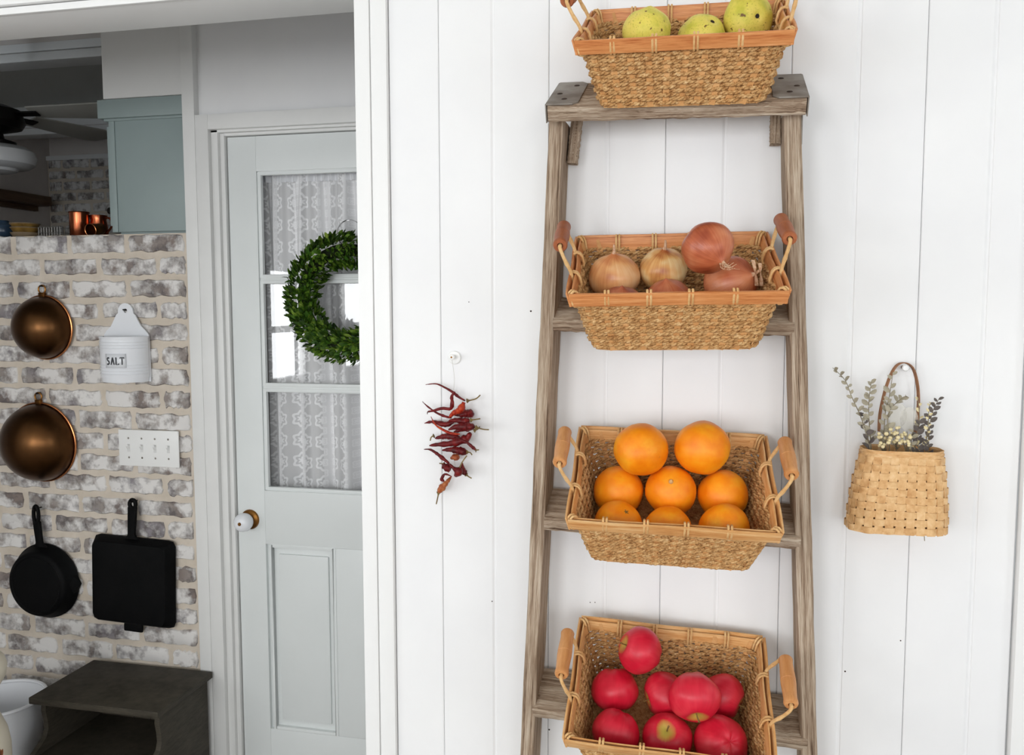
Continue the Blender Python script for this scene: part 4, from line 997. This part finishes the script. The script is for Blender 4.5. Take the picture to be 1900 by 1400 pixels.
def leaf_geo(L, w, fold):
    """small folded pointed leaf along +z, face towards -y"""
    vs = []; st_ = [(0, .0), (.15, .55), (.42, 1.0), (.72, .78), (.92, .32), (1, 0)]
    for u, k in st_: vs += [(-w*k, -fold*k-.0006*0+.10*L*u*u, u*L), (0, .10*L*u*u+.0, u*L), (w*k, -fold*k+.10*L*u*u, u*L)]
    fs = []
    for i in range(5):
        for q in range(2): fs.append((i*3+q, i*3+q+1, i*3+q+4, i*3+q+3))
    return vs, fs
rw = random.Random(12); lv = []
for i in range(3600):
    a = rw.uniform(0, 2*pi); b = rw.uniform(0, 2*pi)
    if sin(b) > .55: continue            # none on the side lying on the door
    rad_ = Vector((cos(a), 0, sin(a))); n = rad_*cos(b)+Vector((0, 1, 0))*sin(b); tan = Vector((-sin(a), 0, cos(a)))
    p = rad_*WR+n*Wr*rw.uniform(.55, 1.0)
    d = (n*rw.uniform(.5, 1.1)+tan*rw.uniform(-1.0, -.1)+Vector((rw.uniform(-.4, .4), rw.uniform(-.4, .1), rw.uniform(-.4, .4)))).normalized()
    lv.append((p, d, n, rw.uniform(.017, .027), rw.uniform(-.6, .6)))
lv.sort(key=lambda q: -(-q[0].y*1.6+q[0].x*-.1)+(9 if (q[0]+wc).x > P(690, 553, wy).x else 0))
protos = []
for k in range(6):
    vs, fs = leaf_geo(1, .24+.03*(k % 3), .06); me = MB().add(vs, fs).mesh('leaf', ang=80); me.materials.append(M['leaf']); protos.append(me)
mass = MB()
for i, (p, d, n, L, tw) in enumerate(lv):
    z = d; x = z.cross(n); x = x.normalized() if x.length > 1e-4 else z.orthogonal().normalized(); y = z.cross(x)
    if y.dot(n) > 0: x, y = -x, -y
    M3 = (Matrix.Rotation(tw, 3, z) @ Matrix((x, y, z)).transposed())
    if i % 3 == 0 and i < 900:
        o = link('leaf', protos[i % 6], None, wr); o.matrix_local = Matrix.Translation(p) @ M3.to_4x4() @ Matrix.Diagonal((L, L, L, 1))
    else:
        vs, fs = leaf_geo(L, L*.25, L*.06); mass.add([M3 @ Vector(v_)+p for v_ in vs], fs)
o = part('leaf_mass', mass, 'leafmass', wr, ang=80); o['kind'] = 'stuff'
part('twig_ring', MB().tube([(WR*cos(2*pi*i/48), .012, WR*sin(2*pi*i/48)) for i in range(48)], .018, 10, closed=True), 'twig', wr)
hc = P(649, 433, DD+.018); hk = thing('suction_hook', 'clear round suction hook on the glass above the wreath', 'hook', (hc.x, DD+.0185, hc.z))
Mh = Matrix.Rotation(RD(90), 4, 'X')
part('suction_cup', MB().lathe([(.039, 0), (.040, .0015), (.036, .004), (.025, .007), (.012, .010), (.010, .018), (0, .018)], 36, Mh), 'glass', hk)
part('cup_rim', MB().tube([Mh @ Vector((.039*cos(2*pi*i/36), .039*sin(2*pi*i/36), .0018)) for i in range(36)], .0014, 6, closed=True), 'glass', hk)
part('hook_arm', MB().tube(smooth_path([(0, -.018, 0), (0, -.024, -.012), (0, -.034, -.020), (0, -.044, -.014), (0, -.046, -.004)], 12), .003, 8), 'glass', hk)

# ------------------------------------------------------------------ chillies on a string
kp_ = P(844, 663, D1); hk2 = thing('wall_hook', 'white round hook with a screw on the board wall above the chillies', 'hook', (kp_.x, D1, kp_.z))
part('hook_plate', MB().lathe([(0, .0), (.0115, .0), (.0118, .002), (.0105, .004), (.004, .005), (0, .005)], 28, Mh), 'plastic', hk2)
part('hook_peg', MB().lathe([(0, .005), (.0035, .005), (.003, .012), (.005, .015), (.005, .018), (.003, .0195), (0, .0195)], 18, Matrix.Translation((-.0005, 0, .0015)) @ Mh), 'plastic', hk2)
part('hook_screw', MB().lathe([(0, .0205), (.0015, .0202), (.002, .019)], 10, Matrix.Translation((-.0005, 0, .0015)) @ Mh), 'brass', hk2)
def chili_mat(nm, a, b, c): 
    m_ = wood(nm, [a, b, c], (6, 6, 6), 9, .45, .25, .3); return m_
M['chili'] = chili_mat('dried_dark_red_chilli', (58, 8, 12), (102, 15, 18), (140, 34, 28)); M['chili_or'] = chili_mat('orange_red_chilli', (112, 18, 18), (168, 46, 22), (206, 92, 36)); M['chili_tan'] = chili_mat('faded_chilli', (112, 34, 22), (164, 86, 44), (190, 122, 70))
M['cstem'] = paint('chilli_stem', (130, 110, 62), (104, 82, 44), .7, 60)
CH = [ # body polyline, radius, material, stem polyline (zoomed photo coordinates)
 ([(205, 384), (285, 378), (350, 405), (410, 440), (460, 480), (508, 507)], 13, 'chili', [(520, 508), (548, 503), (592, 490), (622, 463)]),
 ([(180, 513), (225, 555), (290, 600), (350, 625), (405, 640)], 12, 'chili', None),
 ([(218, 608), (222, 592), (262, 584), (330, 565), (395, 568), (408, 520), (404, 475), (428, 440)], 14, 'chili', None),
 ([(195, 679), (250, 668), (300, 676), (360, 688), (420, 668)], 21, 'chili', None),
 ([(380, 640), (420, 600), (470, 575), (498, 518)], 26, 'chili_or', None),
 ([(420, 612), (480, 612), (530, 602), (568, 622)], 32, 'chili', None),
 ([(380, 660), (430, 655), (500, 662), (540, 656)], 24, 'chili', [(548, 655), (585, 650), (622, 644)]),
 ([(378, 730), (440, 705), (520, 706), (575, 704)], 32, 'chili', [(585, 710), (615, 718), (650, 726), (688, 728)]),
 ([(420, 745), (500, 720), (560, 715)], 24, 'chili', [(575, 735), (605, 722), (618, 705)]),
 ([(245, 628), (280, 690), (340, 730), (400, 755), (465, 762)], 13, 'chili_or', None),
 ([(275, 795), (330, 782), (400, 776), (460, 790)], 28, 'chili', [(268, 775), (248, 785), (240, 812)]),
 ([(232, 850), (290, 842), (380, 836), (450, 820), (520, 792), (545, 755)], 30, 'chili', None),
 ([(440, 795), (510, 820), (560, 858), (588, 884)], 15, 'chili', [(588, 884), (612, 882)]),
 ([(192, 878), (240, 880), (290, 910), (340, 950), (385, 985)], 17, 'chili', None),
 ([(330, 885), (400, 880), (470, 890), (520, 905)], 30, 'chili', [(520, 900), (545, 903), (560, 922)]),
 ([(395, 950), (430, 935), (452, 948)], 27, 'chili_tan', None),
 ([(338, 985), (358, 1012), (400, 1025)], 30, 'chili', [(345, 990), (325, 986), (310, 985)]),
 ([(380, 985), (430, 1030), (462, 1045), (435, 1080)], 27, 'chili', [(455, 1040), (485, 975), (520, 926)]),
 ([(482, 978), (490, 1030), (515, 1072)], 21, 'chili', [(515, 1072), (535, 1088), (556, 1099)]),
 ([(405, 1085), (352, 1068), (328, 1105), (345, 1120)], 16, 'chili', None),
 ([(402, 1085), (370, 1125), (335, 1165), (302, 1205)], 25, 'chili_tan', [(305, 1205), (296, 1250), (286, 1296)]),
]
cs = thing('chilli_string', 'string of dried dark red chillies hanging on the white boards', 'chillies', (kp_.x, D1-.02, P(840, 800, D1).z)); oc = Vector(cs.location)
rc_ = random.Random(5)
def zq(p, Y): return P(740+p[0]/4.118, 620+p[1]/4.118, Y)-oc
for i, (body, rad_, mt, stm) in enumerate(CH):
    Y = D1-.016-.024*((i*7) % 5)/5; k = 1.35/(4.118*1150)
    pth = smooth_path([zq(p, Y+rc_.uniform(-.003, .003)) for p in body], 22); n = len(pth)
    rr = []
    for j in range(n):
        u = j/(n-1); e = min(1, (u/.7)**.6) if u < .7 else 1-.6*((u-.7)/.3)**1.6; taper = .8
        rr.append(max(.0007, rad_*(1.35 if rad_ > 18 else 1.1)*k*e*taper*(1+.10*sin(j*1.3+i))*rc_.uniform(.86, 1.12)))
    o = part('chilli', MB().tube(pth, rr, 9, flat=.8), mt, cs, ang=70)
    if stm:
        sp2 = smooth_path([zq(p, Y-.001) for p in stm], 10)
        part('stem', MB().tube(sp2, [.0042, .0034, .0018]+[.0011]*8, 7), 'cstem', o)
M['thread'] = paint('pale_thread', (206, 204, 198), None, .8)
th = [(kp_.x-oc.x-.0006, -.0+.004, kp_.z-oc.z-.001)]+[tuple(zq(p, D1-.012)) for p in ((424, 330), (418, 470), (430, 700), (420, 900), (440, 1075))]
part('thread', MB().tube(smooth_path(th, 24), .0004, 5), 'thread', cs)

# ------------------------------------------------------------------ splint basket on the right
YH = D1-.045
pb = P(1661, 980, YH); pt_ = P(1669, 833, YH)
wb = thing('wall_basket', 'pale woven splint wall basket hanging on a peg by its loop', 'basket', (pb.x, D1-.004, pb.z)); ow = Vector(wb.location)
HB = pt_.z-pb.z; wbot = .142; wtop = .112; dep = .078
NSt = 26
def sect(t, n):
    w = wbot+(wtop-wbot)*t+.006*sin(pi*t); d = dep*(1.0-.18*t)
    q = rr_path(w/2, d/2, .034-.006*t, n); sk_ = .006*t
    return [(p+Vector((sk_, -d/2-.002, 0)), nr) for p, nr in q]
rows = 10
for k in range(rows):
    t = (k+.5)/(rows+.75); z = HB*t; n = NSt*6; pth = []; nr_ = []
    for i, (p, nr) in enumerate(sect(t, n)):
        wv_ = .0020*cos(2*pi*(NSt/2)*i/n+pi*k); sag = .0012*sin(i*.05+k)
        pth.append(p+nr*wv_+Vector((0, 0, z+sag))); nr_.append(nr)
    part('weaver', MB().sweep(pth, nr_, Vector((0, 0, 1)), .0009, HB/(rows+.75)*.86, closed=True), 'splint', wb, ang=50)
for i in range(NSt):
    pts = []; nn = []; tt_ = []
    for j in range(9):
        t = j/8; p, nr = sect(t, NSt)[i]; pts.append(p+Vector((0, 0, HB*t*.985))); nn.append(nr); tt_.append(Vector((-nr.y, nr.x, 0)))
    part('stake', MB().sweep(pts, nn, tt_, .0009, .0116), 'splint', wb, ang=50)
for k in range(4):
    t = .935+.02*k; n = 120; pth = [p+nr*(.0012+.0006*cos(i*.63+k*pi))+Vector((0, 0, HB*t)) for i, (p, nr) in enumerate(sect(t, n))]
    part('rim_weaver', MB().sweep(pth, [nr for _, nr in sect(t, n)], Vector((0, 0, 1)), .0012, .0026, closed=True), 'splint', wb, ang=50)
part('basket_base', MB().prism([(p.x, p.y) for p, _ in sect(0, 60)], 'z', .001, .003), 'splint', wb)
lp = [P(1631, 800, D1-.012), P(1633, 765, D1-.012), P(1645, 715, D1-.012), P(1660, 682, D1-.012), P(1676, 672.5, D1-.012), P(1693, 682, D1-.012), P(1702, 712, D1-.012), P(1704, 750, D1-.012), P(1700, 790, D1-.012), P(1698, 805, D1-.012)]
pth = smooth_path([p-ow for p in lp], 40)
nn = []; 
for j in range(41):
    tg_ = (pth[min(j+1, 40)]-pth[max(j-1, 0)]).normalized(); nn.append(Vector((0, -1, 0)).cross(tg_).normalized())
part('hanging_loop', MB().sweep(pth, nn, [Vector((0.35, -1, 0)).normalized()]*41, .0016, .0062), 'loop', wb)
pk = P(1675, 676, D1); pg = thing('wall_peg', 'small round peg holding up the splint basket', 'peg', (pk.x, D1, pk.z-.004))
part('peg_shaft', MB().lathe([(0, 0), (.0028, 0), (.0028, .018), (0, .018)], 12, Mh), 'brass', pg)
part('peg_head', MB().lathe([(0, .018), (.0045, .018), (.0052, .020), (.004, .0225), (.0015, .023), (0, .0228)], 16, Mh), 'trim', pg)

# dried sprigs standing in it
M['sage'] = wood('dried_sage_leaf', [(130, 124, 106), (172, 164, 144), (208, 198, 178)], (9, 9, 9), 9, .8, .1, .2)
M['mauve'] = wood('dried_mauve_leaf', [(74, 66, 66), (106, 98, 94), (140, 132, 124)], (9, 9, 9), 9, .8, .1, .2)
M['cream'] = paint('cream_berry', (240, 228, 186), (222, 202, 150), .6, 40); M['pstem'] = paint('dry_stem', (150, 140, 116), (120, 106, 84), .8, 40); M['lunaria'] = NT('translucent_seed_disc').set(Base_Color=lin((236, 232, 220)), Roughness=.4, Alpha=.28).m
def oval(L, w, cup=.12):
    vs = []; 
    for u, k in ((0, .1), (.2, .75), (.5, 1), (.8, .75), (1, .08)): vs += [(-w*k, -cup*L*k*.5, u*L), (0, .03*L, u*L), (w*k, -cup*L*k*.5, u*L)]
    return vs, [(i*3+q, i*3+q+1, i*3+q+4, i*3+q+3) for i in range(4) for q in range(2)]
rl = random.Random(9)
ovm = {}
for mt in ('sage', 'mauve', 'cream'):
    v_, f_ = oval(1, .31, .3); me = MB().add(v_, f_).mesh('leaf', ang=80); me.materials.append(M[mt]); ovm[mt] = me
def sprig(label, pts, mt, nleaf, L, cat='sprig', Y=D1-.042, t0=.25, berries=False):
    root = Vector(P(pts[0][0], pts[0][1]+30, Y)); r = thing('dried_sprig', label, cat, root, None, 'dried sprigs in the wall basket')
    w = [P(px, py, Y+rl.uniform(-.012, .008)) for px, py in pts]
    pth = smooth_path([root]+w, 24); part('stem', MB().tube([p-root for p in pth], [.0011-.0007*i/24 for i in range(25)], 6), 'pstem', r)
    for i in range(nleaf):
        u = t0+(1-t0)*(i+.3)/nleaf; p = pth[min(24, int(u*24))]; tan = (pth[min(24, int(u*24)+1)]-pth[max(0, int(u*24)-1)]).normalized()
        sd = 1 if i % 2 else -1
        d = (tan*.6+Vector((sd*rl.uniform(.5, 1.0), rl.uniform(-.7, .2), rl.uniform(-.1, .4)))).normalized(); 
        x = d.cross(Vector((0, -1, .3))).normalized(); y = d.cross(x); l_ = L*rl.uniform(.7, 1.15)*(1.15-.45*u)
        o = link('leaf', ovm[mt], None, r); o.matrix_local = Matrix.Translation(p-root) @ (Matrix.Rotation(rl.uniform(-.8, .8), 3, d) @ Matrix((x, y, d)).transposed()).to_4x4() @ Matrix.Diagonal((l_, l_, l_, 1))
    return r
S = 'sage'; Mv = 'mauve'
sprig('tallest pale sage sprig arching out of the wall basket away from its loop', [(1612, 820), (1598, 775), (1580, 735), (1568, 705), (1545, 682)], S, 16, .012, t0=.35)
sprig('pale sage sprig standing upright beside the arching sprig', [(1616, 825), (1612, 770), (1613, 735), (1617, 708)], S, 20, .0135)
sprig('sage sprig whose tip stands inside the basket loop', [(1640, 822), (1642, 770), (1650, 735), (1657, 690)], S, 16, .015)
sprig('broad leaved grey sprig crossing the basket loop', [(1650, 820), (1648, 770), (1665, 745), (1682, 735)], S, 15, .013)
sprig('grey mauve sprig at the near end of the basket mouth beneath the tall sprigs', [(1614, 830), (1606, 800), (1602, 765)], Mv, 9, .014, t0=.1)
sprig('darkest mauve sprig leaning out past the loop foot', [(1722, 830), (1724, 800), (1730, 765), (1743, 738)], Mv, 20, .0125, t0=.15)
sprig('short mauve sprig between the loop foot and the darkest sprig', [(1704, 830), (1702, 805), (1708, 780)], Mv, 14, .015, t0=.1)
sprig('short sage sprig tucked in the basket mouth beside the cream berries', [(1690, 832), (1692, 812), (1699, 785)], S, 8, .013, t0=.1)
sprig('cream leaved sprig rising between berries and loop foot', [(1698, 825), (1706, 775), (1702, 735)], 'cream', 9, .011)
sprig('wispy cream sprig spreading past the basket edge', [(1718, 825), (1722, 790), (1724, 755), (1729, 748)], 'cream', 14, .008)
br = MB(); v_, f_ = [], []
bs_ = MB().lathe(sph(6), 9).mesh('berry'); bs_.materials.append(M['cream'])
for cl, (cx_, cy_, lab, nb, sp_) in enumerate(((1642, 815, 'cluster of cream dried berries at the basket mouth below the loop', 14, 14), (1664, 806, 'cluster of cream dried berries in the middle of the basket mouth', 16, 15), (1684, 815, 'cluster of cream dried berries beside the short sage sprig', 10, 11))):
    root = P(cx_, cy_+32, D1-.046); r = thing('dried_berry_cluster', lab, 'dried flowers', root, None, 'berry clusters in the wall basket')
    for i in range(nb):
        q = P(cx_+rl.uniform(-sp_, sp_), cy_+rl.uniform(-sp_*.9, sp_*1.2), D1-.055-rl.uniform(0, .022))
        o = link('berry', bs_, None, r); o.location = q-root; s_ = rl.uniform(.0022, .0034); o.scale = (s_, s_, s_*.9)
        part('berry_stem', MB().tube(smooth_path([Vector((rl.uniform(-.002, .002), 0, .004)), (q-root)*.6, q-root], 5), .0005, 4), 'pstem', r)
for i, (a_, b_, lab) in enumerate(((1663, 770, 'pale translucent seed disc standing inside the loop'), (1684, 778, 'pale translucent seed disc beside the loop foot'))):
    root = P(a_, 850, D1-.035); r = thing('seed_disc', lab, 'dried flowers', root, None, 'seed discs in the wall basket'); c = P(a_, b_, D1-.035)-root
    part('disc', MB().prism([(.013*cos(2*pi*q/24), c.z+.019*sin(2*pi*q/24)) for q in range(24)], 'y', c.y-.0003, c.y+.0003), 'lunaria', r)
    part('stem', MB().tube([(0, 0, 0), c+Vector((0, .0005, -.018))], .0006, 5), 'pstem', r)
part('loose_splint', MB().tube([P(1714, 980, D1-.05)-ow, P(1715.5, 1003, D1-.05)-ow], .0006, 5), 'pstem', wb)
